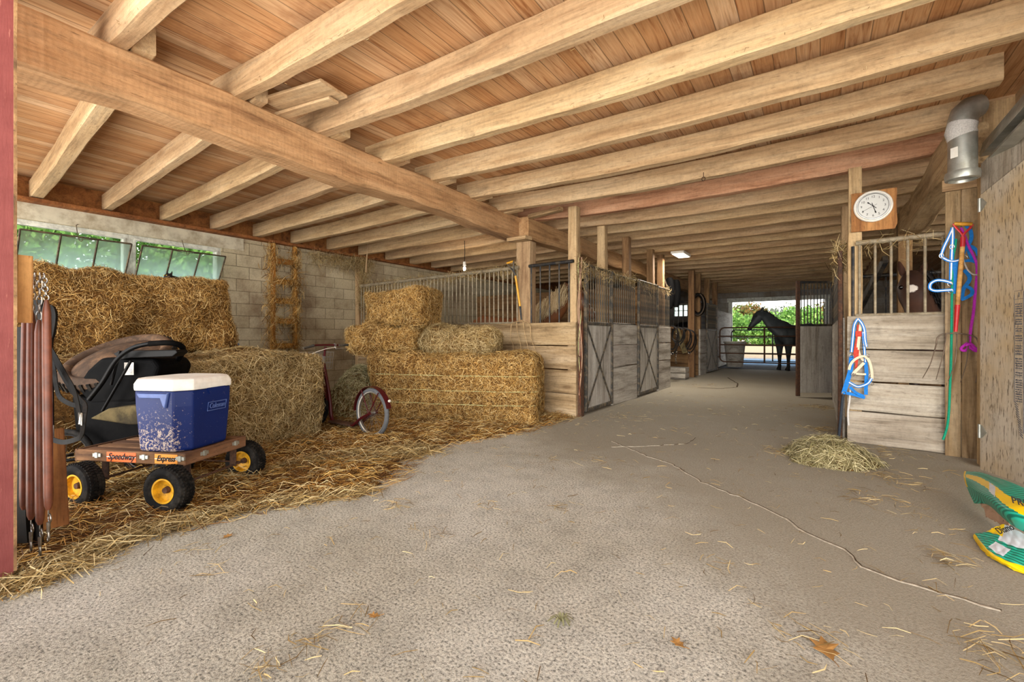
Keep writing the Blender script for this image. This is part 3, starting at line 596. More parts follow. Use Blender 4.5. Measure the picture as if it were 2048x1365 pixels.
m = MB(); m.torus(.36,.02,24,8, M4.Translation((0,0,.88))); m.build('rim', M['whitewall'], tr, smooth=40)
# ================= RIGHT DOOR, TRACK, DUCT =================
s = NT('speckled_plywood'); v = s.coord(scale=(1,1,1), randomize=False)
n1 = s.noise(v, 1.6, 5, .6); gr = s.noise(s.coord(scale=(2.2,30,30), randomize=False), 1.5, 4, .6); fl_ = s.noise(s.coord(scale=(9,60,60), randomize=False), 1.6, 2, .5)
c = s.mix(lin((204,192,172)), lin((196,172,134)), s.ramp(n1, [(.4, g(0)), (.65, g(1))])); c = s.mix(c, s.ramp(gr, [(.3, g(.78)), (.6, g(1.05))]), .8, 'MULTIPLY')
c = s.mix(c, lin((84,70,56)), s.ramp(fl_, [(.58, g(0)), (.66, g(.75))])); c = s.mix(c, lin((120,100,76)), s.ramp(s.noise(v, 5, 7, .75), [(.55, g(0)), (.75, g(.5))]))
s.bump(gr, .2, .005); M['speck'] = s.fin(c, .85, 0, .2)
HX, HY = 1.085, 5.17
dr = thing('plywood_door', 'big speckled plywood door at the right edge, with printed stamps down it', 'door', (HX,HY,0), math.atan2(-.954,.30))
th = M4.Rotation(PI/2, 4, 'Z')
def ply(poly, name, yo, mat, thick=.03):
    zs = [p[1] for p in poly]; cx = sum(p[0] for p in poly)/len(poly); cz = sum(zs)/len(zs)
    # local X of the sheet is vertical so the grain runs upright
    R = M4(((0,1,0,cx),(0,0,1,yo),(1,0,0,cz),(0,0,0,1)))
    m = MB(); m.prism([(p[1]-cz, p[0]-cx) for p in poly], thick); return m.build(name, mat, dr, R)
ply([(0,.02),(1.22,.07),(1.22,2.56),(0,2.235)], 'lower_sheet', 0, M['speck']); ply([(0,2.245),(1.22,2.57),(1.22,2.80),(0,2.49)], 'upper_sheet', .004, M['dirty_board'])
for zz in (2.155, .33):
    m = MB(); m.cyl((.0,-.02,zz-.055),(.0,-.02,zz+.055), .011, n=10); m.prism([(0,-.05),(.02,-.05),(.075,.0),(.02,.05),(0,.05)], .005, M4.Translation((.005,-.018,zz)) @ M4.Rotation(PI/2,4,'X')); m.build('hinge', M['galv'], dr, smooth=40)
# printed stamp column: ruled frame with small lines of worn printing
st = MB(); sx0, sx1 = .36, .445; yS = -.0165
def ln(x0, z0, x1, z1, w=.003): st.tube([(x0,yS,z0),(x1,yS,z1)], w/2, 4)
ln(sx1,1.42,sx1,.40); ln(sx0,1.40,sx0,.62)
for zz in (1.425,1.365,1.235,1.165,1.12,1.045,.995,.96,.85,.80): ln(sx0,zz,sx1,zz+.003)
r_ = random.Random(5)
for z0, z1 in ((1.24,1.33),(1.18,1.225),(1.13,1.155),(1.06,1.11),(1.005,1.035),(.965,.985),(.86,.945),(.81,.84),(.62,.78)):
    z = z0
    while z < z1:
        x = sx0+.012
        while x < sx1-.012:
            w = r_.uniform(.003,.008); ln(x,z,x,z+r_.uniform(.006,.012),.0025); x += w
        z += .017
for i in range(14): ln(sx0+.004*i, .62-.018*i, sx0+.03+.004*i, .60-.018*i, .004)
st.build('printed_stamp', M['grey_ink'], dr)
text('1', .05, M['grey_ink'], dr, M4.Translation((.405,-.0172,1.395)) @ M4.Rotation(PI/2,4,'X'), 'printed_stamp')
tk = thing('door_track', 'galvanised sliding door track along the header at the right edge', 'door track', (1.14,5.28,2.62), -PI/2)
m = MB(); m.prism([(-.0,-.04),(.03,-.05),(.06,-.05),(.06,.05),(-.02,.05),(-.05,.03),(-.05,-.03)], 2.9, M4.Translation((1.45,0,.02)) @ M4.Rotation(PI/2,4,'Y')); m.build('track_rail', M['galv'], tk, smooth=30)
m = MB(); m.prism([(-.0,-.03),(.03,-.04),(.04,.04),(-.03,.03)], 2.9, M4.Translation((1.45,0,-.09)) @ M4.Rotation(PI/2,4,'Y')); m.build('track_lip', M['galv'], tk, smooth=30)
dp = at_d(1925,358,3.62); dk = thing('metal_duct', 'galvanised stovepipe duct hanging beside the corner post', 'duct', (dp.x,dp.y,0)); z0 = dp.z
m = MB(); m.tube([(0,0,z0+.01),(0,0,z0+.36)], .088, 24); m.build('pipe', M['galv'], dk, smooth=40)
m = MB(); m.lathe([(.088,z0+.06),(.104,z0+.055),(.108,z0+.03),(.104,z0-.005),(.085,z0-.012),(.08,z0+.0),(.08,z0+.3),(.07,z0+.3)], 28); m.build('collar', M['galv'], dk, smooth=35)
m = MB(); m.tube([(0,0,z0+.33),(-.012,0,z0+.38),(.0,0,z0+.44)], [.092,.096,.093], 24); m.build('tape_wrap', M['grey_rope'], dk, smooth=40)
m = MB(); m.tube([(0,0,z0+.40),(0,0,z0+.46),(.015,.01,z0+.52),(.05,.03,z0+.56),(.10,.06,z0+.575)], [.088,.092,.092,.09,.088], 24); m.build('elbow', M['galv'], dk, smooth=40)
m = MB(); m.box((-.06,-.068,z0+.2), (.05,.002,.08), M4.Rotation(-.72,3,'Z')); m.build('sticker', M['white'], dk)
# ================= CAMERA, WORLD, LIGHT =================
cam = bpy.data.cameras.new('camera'); cam.lens = 16; cam.sensor_width = 36; cam.shift_y = -10.5/2048; cam.clip_start = .02; cam.clip_end = 400
co = bpy.data.objects.new('camera', cam); col.objects.link(co); co.location = (0,0,H); co.rotation_euler = (PI/2, 0, YAW); scn.camera = co
wd = bpy.data.worlds.new('world'); scn.world = wd; wd.use_nodes = True; nt = wd.node_tree; nt.nodes.clear()
o = nt.nodes.new('ShaderNodeOutputWorld'); bg = nt.nodes.new('ShaderNodeBackground'); tc = nt.nodes.new('ShaderNodeTexCoord'); sx = nt.nodes.new('ShaderNodeSeparateXYZ'); rp = nt.nodes.new('ShaderNodeValToRGB')
mp = nt.nodes.new('ShaderNodeMapRange'); mp.inputs[1].default_value = -1; mp.inputs[2].default_value = 1
nt.links.new(tc.outputs['Generated'], sx.inputs[0]); nt.links.new(sx.outputs[2], mp.inputs[0]); nt.links.new(mp.outputs[0], rp.inputs[0]); nt.links.new(rp.outputs[0], bg.inputs[0]); nt.links.new(bg.outputs[0], o.inputs[0])
e = rp.color_ramp.elements; e[0].position = .0; e[0].color = (.90,.86,.80,1); e[1].position = .47; e[1].color = (.94,.90,.84,1)
for p_, c_ in ((.53,(.98,.96,.93,1)),(.75,(.92,.95,1,1)),(1,(.75,.86,1,1))): q_ = e.new(p_); q_.color = c_
sr_ = nt.nodes.new('ShaderNodeMapRange'); sr_.inputs[1].default_value = -.12; sr_.inputs[2].default_value = .10; sr_.inputs[3].default_value = 6.0; sr_.inputs[4].default_value = 2.3; nt.links.new(sx.outputs[2], sr_.inputs[0]); nt.links.new(sr_.outputs[0], bg.inputs[1])
sun = bpy.data.lights.new('sun','SUN'); sun.energy = 2.8; sun.angle = math.radians(35); sun.color = (1,.96,.90); so = bpy.data.objects.new('sun', sun); col.objects.link(so)
so.rotation_euler = V((-.28,1.0,-.22)).to_track_quat('-Z','Y').to_euler()
def lamp(name, p, e_, r=.05, c_=(1,.86,.68)):
    l = bpy.data.lights.new(name,'POINT'); l.energy = e_; l.shadow_soft_size = r; l.color = c_; ob = bpy.data.objects.new(name, l); col.objects.link(ob); ob.location = p; return ob
# bulb in the first stall and the aisle fixtures
def bulb(name, p, e_, label, fixture='bulb'):
    t = thing(name, label, 'lamp', p); m = MB(); m.lathe([(.0,.16),(.03,.16),(.032,.09),(.02,.085),(0,.085)], 14); m.build('socket', M['white'], t)
    m = MB(); m.ball((0,0,.035), (.03,.03,.042), 14); m.build('bulb', M['bulbglow'], t, smooth=60); lamp('lamp_light', V(p)+V((0,0,-.06)), e_); m = MB(); m.tube([(0,0,.16),(.01,0,.36),(0,0,.56)], .006, 6); m.build('cord', M['ink'], t); return t
s = NT('bulb_glow'); s.b.inputs['Emission Color'].default_value = (1,.9,.75,1); s.b.inputs['Emission Strength'].default_value = 2.5; M['bulbglow'] = s.fin((.9,.9,.85,1), .3)
bulb('ceiling_bulb', at_d(929,541,8.6), 14, 'bare light bulb glowing above the first left stall bars')
fx = at_d(1362,534,9.6); t = thing('ceiling_light', 'flat light fixture between joists high above the aisle', 'lamp', (fx.x,fx.y,2.80))
m = MB(); m.box((0,0,.02), (.26,.62,.05)); m.build('housing', M['white'], t); m = MB(); m.box((0,0,-.008), (.22,.56,.012)); m.build('diffuser', M['bulbglow'], t)
al = bpy.data.lights.new('fixture_light','AREA'); al.shape = 'RECTANGLE'; al.size = .22; al.size_y = .56; al.energy = 60; al.color = (1,.9,.76); ao = bpy.data.objects.new('fixture_light', al); col.objects.link(ao); ao.location = (fx.x, fx.y, 2.775)
scn.view_settings.view_transform = 'Standard'; scn.view_settings.look = 'None'; scn.view_settings.gamma = 1; scn.view_settings.use_curve_mapping = False
scn.view_settings.exposure = 0.45
# ================= HAY =================
def bale(name, label, center, size, rz, n, seed, r=.07, lump=.025, mat='hay', slen=.11, twine=(), faces=(1,1,1,1,1), group='hay bales in the left bay', cat='hay bale', out=.45, tilt=(0,0), taper=0.0, T=None):
    n = int(n*1.8)
    """packed bale: lumpy rounded body, stalks all over it, twine bands.  faces = +x,-x,+y,-y,+z"""
    q = np.random.default_rng(seed); e = np.array(size)/2
    K = q.normal(size=(9,3))*np.array([3.2]*9)[:,None]; K[4:] *= 2.4; ph = q.uniform(0,6.28,9); am = np.array([1,1,1,1,.55,.55,.55,.55,.55])*lump/1.9
    def deform(p):
        core = np.clip(p, -(e-r), e-r); d = p-core; nn = norm(d); base = core+nn*r
        f = np.sum(am*np.sin(p@K.T+ph), 1)
        res = base+nn*f[:,None]
        res[:,2] = np.maximum(res[:,2], -e[2]+.002)
        if taper: res[:,:2] *= (1-taper*(res[:,2:3]+e[2])/(2*e[2]))
        return res, nn
    nx, ny, nz = [max(4, int(s_/.07)) for s_ in size]; mb = MB()
    def grid(fn, a, b):
        ii, jj = np.meshgrid(np.linspace(-1,1,a+1), np.linspace(-1,1,b+1), indexing='ij'); P = fn(ii.ravel(), jj.ravel())*e*.9999
        vs, _ = deform(P); fs = [(i*(b+1)+j, (i+1)*(b+1)+j, (i+1)*(b+1)+j+1, i*(b+1)+j+1) for i in range(a) for j in range(b)]
        mb.add([tuple(v_) for v_ in vs], fs)
    o1 = lambda u: np.ones_like(u)
    for s_ in (1,-1):
        grid(lambda u,v_: np.stack([o1(u)*s_,u,v_],1), ny, nz); grid(lambda u,v_: np.stack([u,o1(u)*s_,v_],1), nx, nz); grid(lambda u,v_: np.stack([u,v_,o1(u)*s_],1), nx, ny)
    t = thing(name, label, cat, (center[0],center[1],center[2]), rz, group); t.rotation_euler = (tilt[0],tilt[1],rz)
    import bmesh
    o = mb.build('packed_hay', M['haybody'], t); bm = bmesh.new(); bm.from_mesh(o.data); bmesh.ops.remove_doubles(bm, verts=bm.verts, dist=.003); bmesh.ops.recalc_face_normals(bm, faces=bm.faces); bm.to_mesh(o.data); bm.free()
    o.data.polygons.foreach_set('use_smooth', [True]*len(o.data.polygons))
    ar = np.array([size[1]*size[2]*faces[0], size[1]*size[2]*faces[1], size[0]*size[2]*faces[2], size[0]*size[2]*faces[3], size[0]*size[1]*faces[4]]); fi = q.choice(5, n, p=ar/ar.sum())
    u = q.uniform(-1,1,(n,3)); u[fi==0,0] = 1; u[fi==1,0] = -1; u[fi==2,1] = 1; u[fi==3,1] = -1; u[fi==4,2] = 1
    P, N = deform(u*e*.9999); P = P+N*.004
    o = strands('loose_stalks', P, N, slen, .0033, M[mat], t, out, .5, T=None if T is None else np.tile(T,(n,1)), tj=.8); o['kind'] = 'stuff'
    for zz in twine:
        m = MB(); per = []
        for (xa,ya,xb,yb) in ((-1,-1,1,-1),(1,-1,1,1),(1,1,-1,1),(-1,1,-1,-1)):
            for k in range(14): per.append((xa+(xb-xa)*k/14, ya+(yb-ya)*k/14, zz))
        P2, N2 = deform(np.array(per)*e*.9999); m.tube([V(p)+V(nn)*.006 for p, nn in zip(P2,N2)], .0045, 5, True); m.build('twine_band', M['twine'], t)
    return t
# left bay: big bales
bale('hay_bale', 'big bale between the stroller and the scooter, long face towards the aisle', (-4.98,2.27,.44), (.98,1.34,.88), 0, 15000, 11, .06, .03, 'hay_pale', .13, faces=(1,0,1,.3,1), out=.3)
bale('hay_bale', 'low big bale at the back under the tall bale by the windows', (-6.55,1.75,.44), (1.9,3.3,.88), 0, 9000, 12, .06, .03, 'hay_pale', .13, faces=(.5,0,1,.1,1))
bale('hay_bale', 'tall big bale standing on top, right under the hopper windows', (-6.75,1.38,1.345), (1.1,2.78,.92), 0, 20000, 13, .10, .045, 'hay', .10, faces=(1,0,1,.3,.6), out=.6)
# right stack against the stall partition
A_ = math.atan2(.385,.923)
bale('hay_bale', 'long bottom bale with twine lines, against the first left stall partition', (-4.02,4.62,.425), (2.2,.78,.85), A_, 17000, 14, .09, .03, 'hay', .09, twine=(-.42,-.02,.42), faces=(1,.7,0,1,1), out=.5)
bale('hay_bale', 'middle bale of the left end of the stack, squeezed under the top bale', (-4.93,4.30,1.03), (1.0,.72,.36), A_, 7000, 15, .11, .05, 'hay', .11, faces=(1,1,0,1,1), out=.7)
bale('hay_bale', 'topmost bale of the stack beside the barred partition', (-4.83,4.42,1.475), (.95,.66,.51), math.atan2(.16,.987), 8500, 16, .07, .035, 'hay', .09, faces=(1,1,0,1,1), out=.6)
bale('hay_bale', 'slumped half bale lying on the right of the stack, lower than its neighbour', (-3.93,4.70,1.0), (.92,.56,.30), A_, 5500, 17, .13, .05, 'hay_pale', .12, faces=(1,1,.3,1,1), out=.6)
# loose pale heap between the bales
def heap(name, label, c, rx, ry, h, n, mat, seed, slen=.14, cat='hay pile', base='haybody', p=1.6, T=None):
    q = np.random.default_rng(seed); t = thing(name, label, cat, c); mb = MB(); rings = []
    ph = q.uniform(0,6.28,6)
    def rad(a): return 1+.14*np.sin(2*a+ph[0])+.1*np.sin(3*a+ph[1])+.07*np.sin(5*a+ph[2])
    for k in range(9):
        f = 1-k/8; rings.append([(rx*f*rad(a)*math.cos(a), ry*f*rad(a)*math.sin(a), h*.9*(1-f**p)) for a in np.linspace(0,2*PI,36,endpoint=False)])
    rings[-1] = [(.005*math.cos(a), .005*math.sin(a), h*.9) for a in np.linspace(0,2*PI,36,endpoint=False)]
    o = mb.loft(rings).build('packed_hay', M[base], t, smooth=80)
    a = q.uniform(0,2*PI,n); f = np.sqrt(q.uniform(0,1,n))*1.06; rr = rad(a)
    P = np.stack([rx*f*rr*np.cos(a), ry*f*rr*np.sin(a), h*.92*(1-np.minimum(f,1)**p)+.006], 1); N = norm(np.stack([np.cos(a)*f*h/rx, np.sin(a)*f*h/ry, np.ones(n)*.7],1))
    o = strands('loose_stalks', P, N, slen, .0042, M[mat], t, .5, .4, T=T, tj=.8); o['kind'] = 'stuff'; return t
heap('hay_heap', 'pale loose hay heap slumped between the scooter and the bale stack', (-5.35,4.10,0), .62, .5, .74, 7500, 'greenhay', 21)
heap('hay_heap', 'small heap of greenish hay on the floor in front of the right stall', at_z(1655,920,0)+V((.0,0,0)), .30, .36, .20, 3000, 'greenhay', 22, .17, base='litterbody')
# trodden straw spread over the floor on the left
edge = [(0,1200),(95,1168),(185,1128),(250,1090),(440,1055),(600,1015),(760,992),(815,960),(860,905),(940,890),(1060,868),(1150,838)]
E = [at_z(u,v_,0) for u,v_ in edge]; ring = [(p.x,p.y) for p in E]+[(-2.83,5.55),(-5.2,5.6),(-7.9,5.6),(-7.9,.2),(-4.2,.0),(-3.2,.15)]
def inside(P, poly):
    x, y = P[:,0], P[:,1]; r = np.zeros(len(P), bool); n = len(poly)
    for i in range(n):
        x1,y1 = poly[i]; x2,y2 = poly[(i+1)%n]; c_ = ((y1>y) != (y2>y)); with_ = x < (x2-x1)*(y-y1)/((y2-y1) if y2 != y1 else 1e-9)+x1; r ^= (c_ & with_)
    return r
def edist(P):
    A = np.array([(p.x,p.y) for p in E]); d = np.full(len(P), 9.0)
    for a, b_ in zip(A, A[1:]):
        ab = b_-a; tt = np.clip(((P[:,:2]-a)@ab)/(ab@ab), 0, 1); d = np.minimum(d, np.linalg.norm(P[:,:2]-(a+tt[:,None]*ab), axis=1))
    return d
q = np.random.default_rng(31)
lit = thing('floor_straw', 'trodden straw spread over the floor around the wagon and bales', 'straw', (0,0,0)); lit['kind'] = 'stuff'
# thin lumpy straw mat (grid clipped to the outline)
gs = .09; xs_ = np.arange(-7.9,-1.6,gs); ys_ = np.arange(0,5.7,gs); GX, GY = np.meshgrid(xs_, ys_, indexing='ij'); GP = np.stack([GX.ravel(),GY.ravel()],1); ins = inside(GP, ring); dd = edist(GP)
hz = np.where(ins, np.minimum(.035, .004+.06*np.maximum(dd-.12,0))*(1+.5*np.sin(GP[:,0]*7)*np.cos(GP[:,1]*6+1)), -.004)
ok = (ins & (dd > .10)).reshape(GX.shape); vs = np.stack([GP[:,0],GP[:,1],hz],1); fs = []; nyy = len(ys_)
for i in range(len(xs_)-1):
    for j in range(nyy-1):
        if ok[i,j] and ok[i+1,j] and ok[i,j+1] and ok[i+1,j+1]: fs.append((i*nyy+j,(i+1)*nyy+j,(i+1)*nyy+j+1,i*nyy+j+1))
mb = MB(); mb.add([tuple(p) for p in vs], fs); o = mb.build('straw_mat', M['litterbody'], lit, smooth=80); o['kind'] = 'stuff'
P = np.stack([q.uniform(-5.6,-1.6,52000), q.uniform(0,5.6,52000), np.zeros(52000)],1); P = P[inside(P, ring)]; d = edist(P)
keep = (q.uniform(0,1,len(P)) < np.clip(.25+d*1.6,0,1)); P = P[keep]; d = d[keep]; P[:,2] = np.minimum(.045, .01+.06*np.maximum(d-.12,0))
o = strands('loose_straw', P, np.tile([0,0,1.0],(len(P),1)), .15, .0042, M['litter'], lit, .22, .5, T=np.tile([.9,.45,0],(len(P),1)), tj=1.1); o['kind'] = 'stuff'
# paler ridge of straw running out past the scooter wheel
def drift(pix, n, w, mat, L, seed, name, h=.03):
    r = np.random.default_rng(seed); A = np.array([tuple(at_z(u,v_,0)) for u,v_ in pix]); k = r.integers(0,len(A)-1,n); f = r.uniform(0,1,(n,1)); P = A[k]+(A[k+1]-A[k])*f
    off = r.normal(size=(n,2))*w; P[:,:2] += off; P[:,2] = .008+h*np.exp(-np.sum(off**2,1)/(w*w))*r.uniform(.2,1,n); return strands(name, P, np.tile([0,0,1.0],(n,1)), L, .0042, M[mat], lit, .35, .5, T=A[k+1]-A[k], tj=.9)
for args in (([(420,975),(540,950),(650,925),(780,912),(850,905)], 3600, .10, 'hay_pale', .2, 41, 'loose_straw', .07), ([(20,1180),(120,1140),(260,1075),(480,1020),(740,985)], 2600, .06, 'hay_pale', .2, 42, 'loose_straw', .02), ([(640,885),(800,880),(960,865),(1120,835)], 3600, .12, 'litter', .16, 43, 'loose_straw', .06)):
    o = drift(*args); o['kind'] = 'stuff'
# single stalks scattered over the bare concrete
nS = 1500; P = np.stack([q.uniform(-3.2,1.9,nS), q.uniform(.6,9,nS)**1.0, np.full(nS,.006)],1); P = P[~inside(P, ring)]; P = P[(P[:,0] < np.minimum(1.1+.0*P[:,1], 9)) & ((P[:,1]<5.5) | ((P[:,0]<.1)&(P[:,0]>-2.6)))]
o = strands('loose_straw', P, np.tile([0,0,1.0],(len(P),1)), .075, .0032, M['hay_pale'], None, .1, .35); tag(o, 'single stalks of straw scattered over the bare concrete', 'straw', None, 'stuff')
cl = []; 
for (u,v_,k,w,L) in ((790,1012,26,.05,.12),(400,1098,10,.05,.11),(420,1145,8,.06,.12),(700,1245,18,.05,.10),(600,1295,18,.05,.12),(530,1335,16,.03,.12),(880,1068,10,.04,.1),(960,1015,10,.05,.1),(1750,1000,60,.10,.16),(1760,950,50,.08,.16),(1800,965,40,.10,.16),(1895,1120,40,.05,.1),(1620,1285,26,.09,.16),(1980,1310,40,.09,.12),(1990,1290,30,.08,.12),(1120,1015,16,.03,.08),(1170,920,14,.08,.08),(1460,1130,6,.05,.14),(1850,1170,10,.05,.16),(1640,860,120,.1,.1),(1560,905,50,.1,.12),(1100,925,12,.08,.1),(1240,925,10,.1,.1),(1860,1045,14,.12,.1),(1340,860,10,.1,.1),(1640,815,120,.12,.1),(1400,770,60,.3,.1),(1250,835,60,.2,.08),(1780,905,80,.14,.14)):
    p = at_z(u,v_,.008); cl.append(np.array(p)+np.concatenate([q.normal(size=(k,2))*w, q.uniform(0,.008,(k,1))],1))
P = np.concatenate(cl); o = strands('loose_straw', P, np.tile([0,0,1.0],(len(P),1)), .10, .0032, M['hay_pale'], None, .15, .35); tag(o, 'little wisps of dropped hay on the bare floor', 'straw', None, 'stuff')
# hay clinging to ladder, wall, posts
M['leafdry'] = simple('dry_leaf', lin((164,120,66)), .8, 0, .2, .2, 30); M['leafgreen'] = simple('grey_green_sprig', lin((128,124,88)), .8, 0, .2, .2, 30)
def dryleaf(u, v_, s_, rz, label):
    p = at_z(u,v_,.0); m = MB(); pts = [(0,-.5),(.12,-.28),(.3,-.2),(.2,-.02),(.42,.14),(.18,.2),(.1,.5),(-.06,.24),(-.3,.3),(-.2,.05),(-.36,-.1),(-.14,-.22)]
    vs = [(x*s_, y*s_, .006+.25*s_*(x*x*2+.6*max(0,y))) for x,y in pts]; n = len(vs); m.add(vs+[(0,0,.006)]+[(a,b_,c_-.0015) for a,b_,c_ in vs]+[(0,0,.0045)], [(i,(i+1)%n,n) for i in range(n)]+[((i+1)%n+n+1,i+n+1,2*n+1) for i in range(n)]+[(i,i+n+1,(i+1)%n+n+1,(i+1)%n) for i in range(n)]); m.tube([(0,-.5*s_,.008),(0,-.8*s_,.012)], .0012, 5)
    tag(m.build('dry_leaf', M['leafdry'], mw=M4.Translation(p) @ M4.Rotation(rz,4,'Z')), label, 'leaf')
dryleaf(1650,1302,.12,.4,'large curled dry leaf on the floor near the bottom right'); dryleaf(1355,1290,.06,1.2,'small dry leaf on the floor left of the large one'); dryleaf(748,1235,.05,2.2,'brown curled leaf at the end of a straw wisp on the left floor'); dryleaf(455,1075,.06,.3,'dry leaf standing at the straw edge near the wagon')
p = at_z(1123,1243,.004); m = MB()
for k in range(12):
    a = k*PI/6+.2; L = .05*(.7+.5*((k*7)%5)/5); m.strap([p, p+V((L*.5*math.cos(a),L*.5*math.sin(a),.02)), p+V((L*math.cos(a),L*math.sin(a),.004))], .006, .001, (0,0,1))
tag(m.build('weed_sprig', M['leafgreen'], origin=p), 'star-shaped grey-green weed sprig lying alone on the floor', 'weed')
# ladder on the block wall
ld = thing('ladder', 'straw-covered wooden ladder fixed to the block wall', 'ladder', (XL+.07,4.46,0))
for yy in (-.2,.2): timber('side_rail', (0,yy,.86), (0,yy,2.72), .10, .045, M['ladder'], ld, up=(0,1,0), wob=.002)
for zz in (.92,1.36,1.72,2.06,2.42): timber('rung', (.03,-.24,zz), (.03,.24,zz), .03, .09, M['ladder'], ld, wob=.001)
P = []
for yy in (-.2,.2): P.append(np.stack([q.uniform(.0,.07,700), yy-.05*(yy<0)+q.normal(size=700)*.06, q.uniform(.9,2.7,700)],1))
for zz in (.92,1.36,1.72,2.06,2.42): P.append(np.stack([q.uniform(.0,.08,170), q.uniform(-.25,.25,170), zz+.04-np.abs(q.normal(size=170))*.05],1))
P = np.concatenate(P); o = strands('hay_strands', P, np.tile([1.0,0,.2],(len(P),1)), .16, .007, M['hay'], ld, .5, .7, T=np.tile([0,0,1.0],(len(P),1)), tj=1.0); o['kind'] = 'stuff'
nP = 700; P = np.stack([np.full(nP,-7.86)+q.uniform(0,.1,nP), 6.05+q.normal(size=nP)*.07, q.uniform(1.6,2.7,nP)],1); P2 = np.stack([q.uniform(-7.95,-7.7,900), q.uniform(4.9,6.3,900), 2.66-np.abs(q.normal(size=900))*.14],1)
o = strands('hay_strands', np.concatenate([P,P2]), np.tile([1.0,-.6,0],(nP+900,1)), .2, .004, M['hay_pale'], None, .6, .8, T=np.tile([0,0,-1.0],(nP+900,1)), tj=1.1); tag(o, 'hay and cobweb strands hanging from wall top and post beyond the ladder', 'hay strands', None, 'stuff')
# frayed hay and cobweb whiskers along the joist undersides
P = []
for k in range(12):
    for (x0,x1,z) in ((-3.9,1.0,2.82),):
        n_ = 110; xx = q.uniform(x0,x1,n_); sg = .07*(1-((xx+1.45)/2.5)**2); P.append(np.stack([xx, jy(k)-.055+q.normal(size=n_)*.012+(q.uniform(0,1,n_)>.6)*.1, 2.885-sg+q.uniform(-.01,.01,n_)],1))
P = np.concatenate(P); o = strands('cobweb_fibres', P, np.tile([0,0,-1.0],(len(P),1)), .035, .0022, M['hay_pale'], None, .9, .8); tag(o, 'fine hay and cobweb fibres hanging along the joist edges', 'cobwebs', None, 'stuff')
st_ = at_d(475,693,6.5); m = MB(); a_, b_ = at_d(455,702,6.55), at_d(477,689,6.45); m.cyl(a_.lerp(b_,.0), a_.lerp(b_,.5), .010, n=10); 
bs = thing('blue_white_stick', 'short blue and white plastic stick lying on the low back bale', 'stick', a_); m = MB(); m.cyl((0,0,0), (b_-a_)*.45, .011, n=10); m.build('white_end', M['white'], bs, smooth=40); m = MB(); m.cyl((b_-a_)*.45, b_-a_, .014, n=10); m.build('blue_end', M['blue'], bs, smooth=40)
p, q_ = at_d(738,446,9.2), at_d(732,545,9.2)
tag(timber('thin_stick', q_, p, .03, .02, M['post'], wob=.006), 'thin pale stick standing beside the straw-covered post at the wall', 'stick')
# ================= TREES OUTSIDE =================
def leafmat(name, cols): return hue(name, [lin(c_) for c_ in cols], .6, .35)
M['leafA'] = leafmat('spring_leaves', [(96,140,60),(130,176,80),(170,206,110),(84,124,60)]); M['leafB'] = leafmat('autumn_leaves', [(120,90,50),(150,110,60),(110,120,60),(90,100,50)]); M['leafC'] = leafmat('grey_leaves', [(80,96,76),(120,132,108),(150,150,130),(70,90,60)])
M['bark'] = simple('bark', lin((80,66,52)), .9, 0, .1, .2, 20)
def tree(x, y, h, r, n, mat, label, seed, size=.4, low=.25, group='trees outside'):
    r_ = np.random.default_rng(seed); t = thing('tree', label, 'tree', (x,y,-.05), 0, group); m = MB(); m.tube([(0,0,0),(.05,0,h*.4),(0,.05,h*.8)], [.16,.12,.05], 8); m.build('trunk', M['bark'], t, smooth=60)
    nb = 16; C = norm(r_.normal(size=(nb,3)))*np.array([r*.62,r*.62,h*.3])+np.array([0,0,h*(.5+low/2)]); k = r_.integers(0,nb,n); d = norm(r_.normal(size=(n,3)))*(r*.45)*r_.uniform(.5,1,(n,1)); P = C[k]+d; P[:,2] = np.maximum(P[:,2], .1)
    leaves('crown', P, size, M[mat], t)
for i, (x,y,h,r,mt,lb) in enumerate(((-13.5,1.0,5.2,2.6,'leafA','leafy tree outside the hopper window nearest the red door'),(-13.2,5.4,5.0,2.6,'leafA','leafy tree outside the hopper window nearest the ladder'),(-16.5,3.2,7.5,3.4,'leafA','taller tree behind, outside the hopper windows'))):
    tree(x,y,h,r,16000,mt,lb,60+i,.13,0)
for i, (u,d,h,r,mt,lb) in enumerate(((1492,62,5.4,3.4,'leafB','autumn-tinted tree on the left of the far doorway'),(1560,66,5.6,3.8,'leafC','grey-green tree in the middle of the far doorway'),(1602,58,5.2,3.0,'leafA','green tree behind the open stall door bars in the far doorway'),(1450,56,4.6,3.0,'leafA','low green tree at the left jamb of the far doorway'),(1525,52,3.4,3.0,'leafA','low bush under the trees in the far doorway'),(1640,60,5.2,3.4,'leafB','tree seen through the open door bars at far right of the doorway'))):
    p = at_d(u,672,d); tree(p.x,p.y,h,r,5000,mt,lb,70+i,.36,0)
# ================= RED DOOR AND TACK AT THE LEFT EDGE =================
s = NT('red_barn_paint'); v = s.coord(randomize=False); n = s.noise(v, 3, 6, .7); f = s.noise(s.coord(scale=(18,18,2.5), randomize=False), 2, 4, .7)
c = s.ramp(n, [(.3, lin((104,48,45))), (.6, lin((124,64,60)))]); c = s.mix(c, lin((180,120,104)), s.ramp(f, [(.64, g(0)), (.72, g(.7))])); s.bump(f, .3, .006); M['barnred'] = s.fin(c, .7, 0, .25)
rd = thing('barn_door', 'faded red painted barn door at the left edge of the picture', 'barn door', (-2.95,.43,0))
m = MB(); m.box((-.03,-.8,1.55), (.06,1.6,3.0)); m.build('door_leaf', M['barnred'], rd)
r_ = random.Random(4); m = MB(); pts = []
for i in range(40): pts.append((.0+r_.uniform(-.004,.006), i/39*2.98+.06))
m.prism([(a+.006,b) for a,b in pts]+[(-.06,3.04),(-.06,.06)], .010, M4(((1,0,0,0),(0,0,1,.005),(0,1,0,0),(0,0,0,1)))); m.build('raw_edge', M['post_dark'], rd)
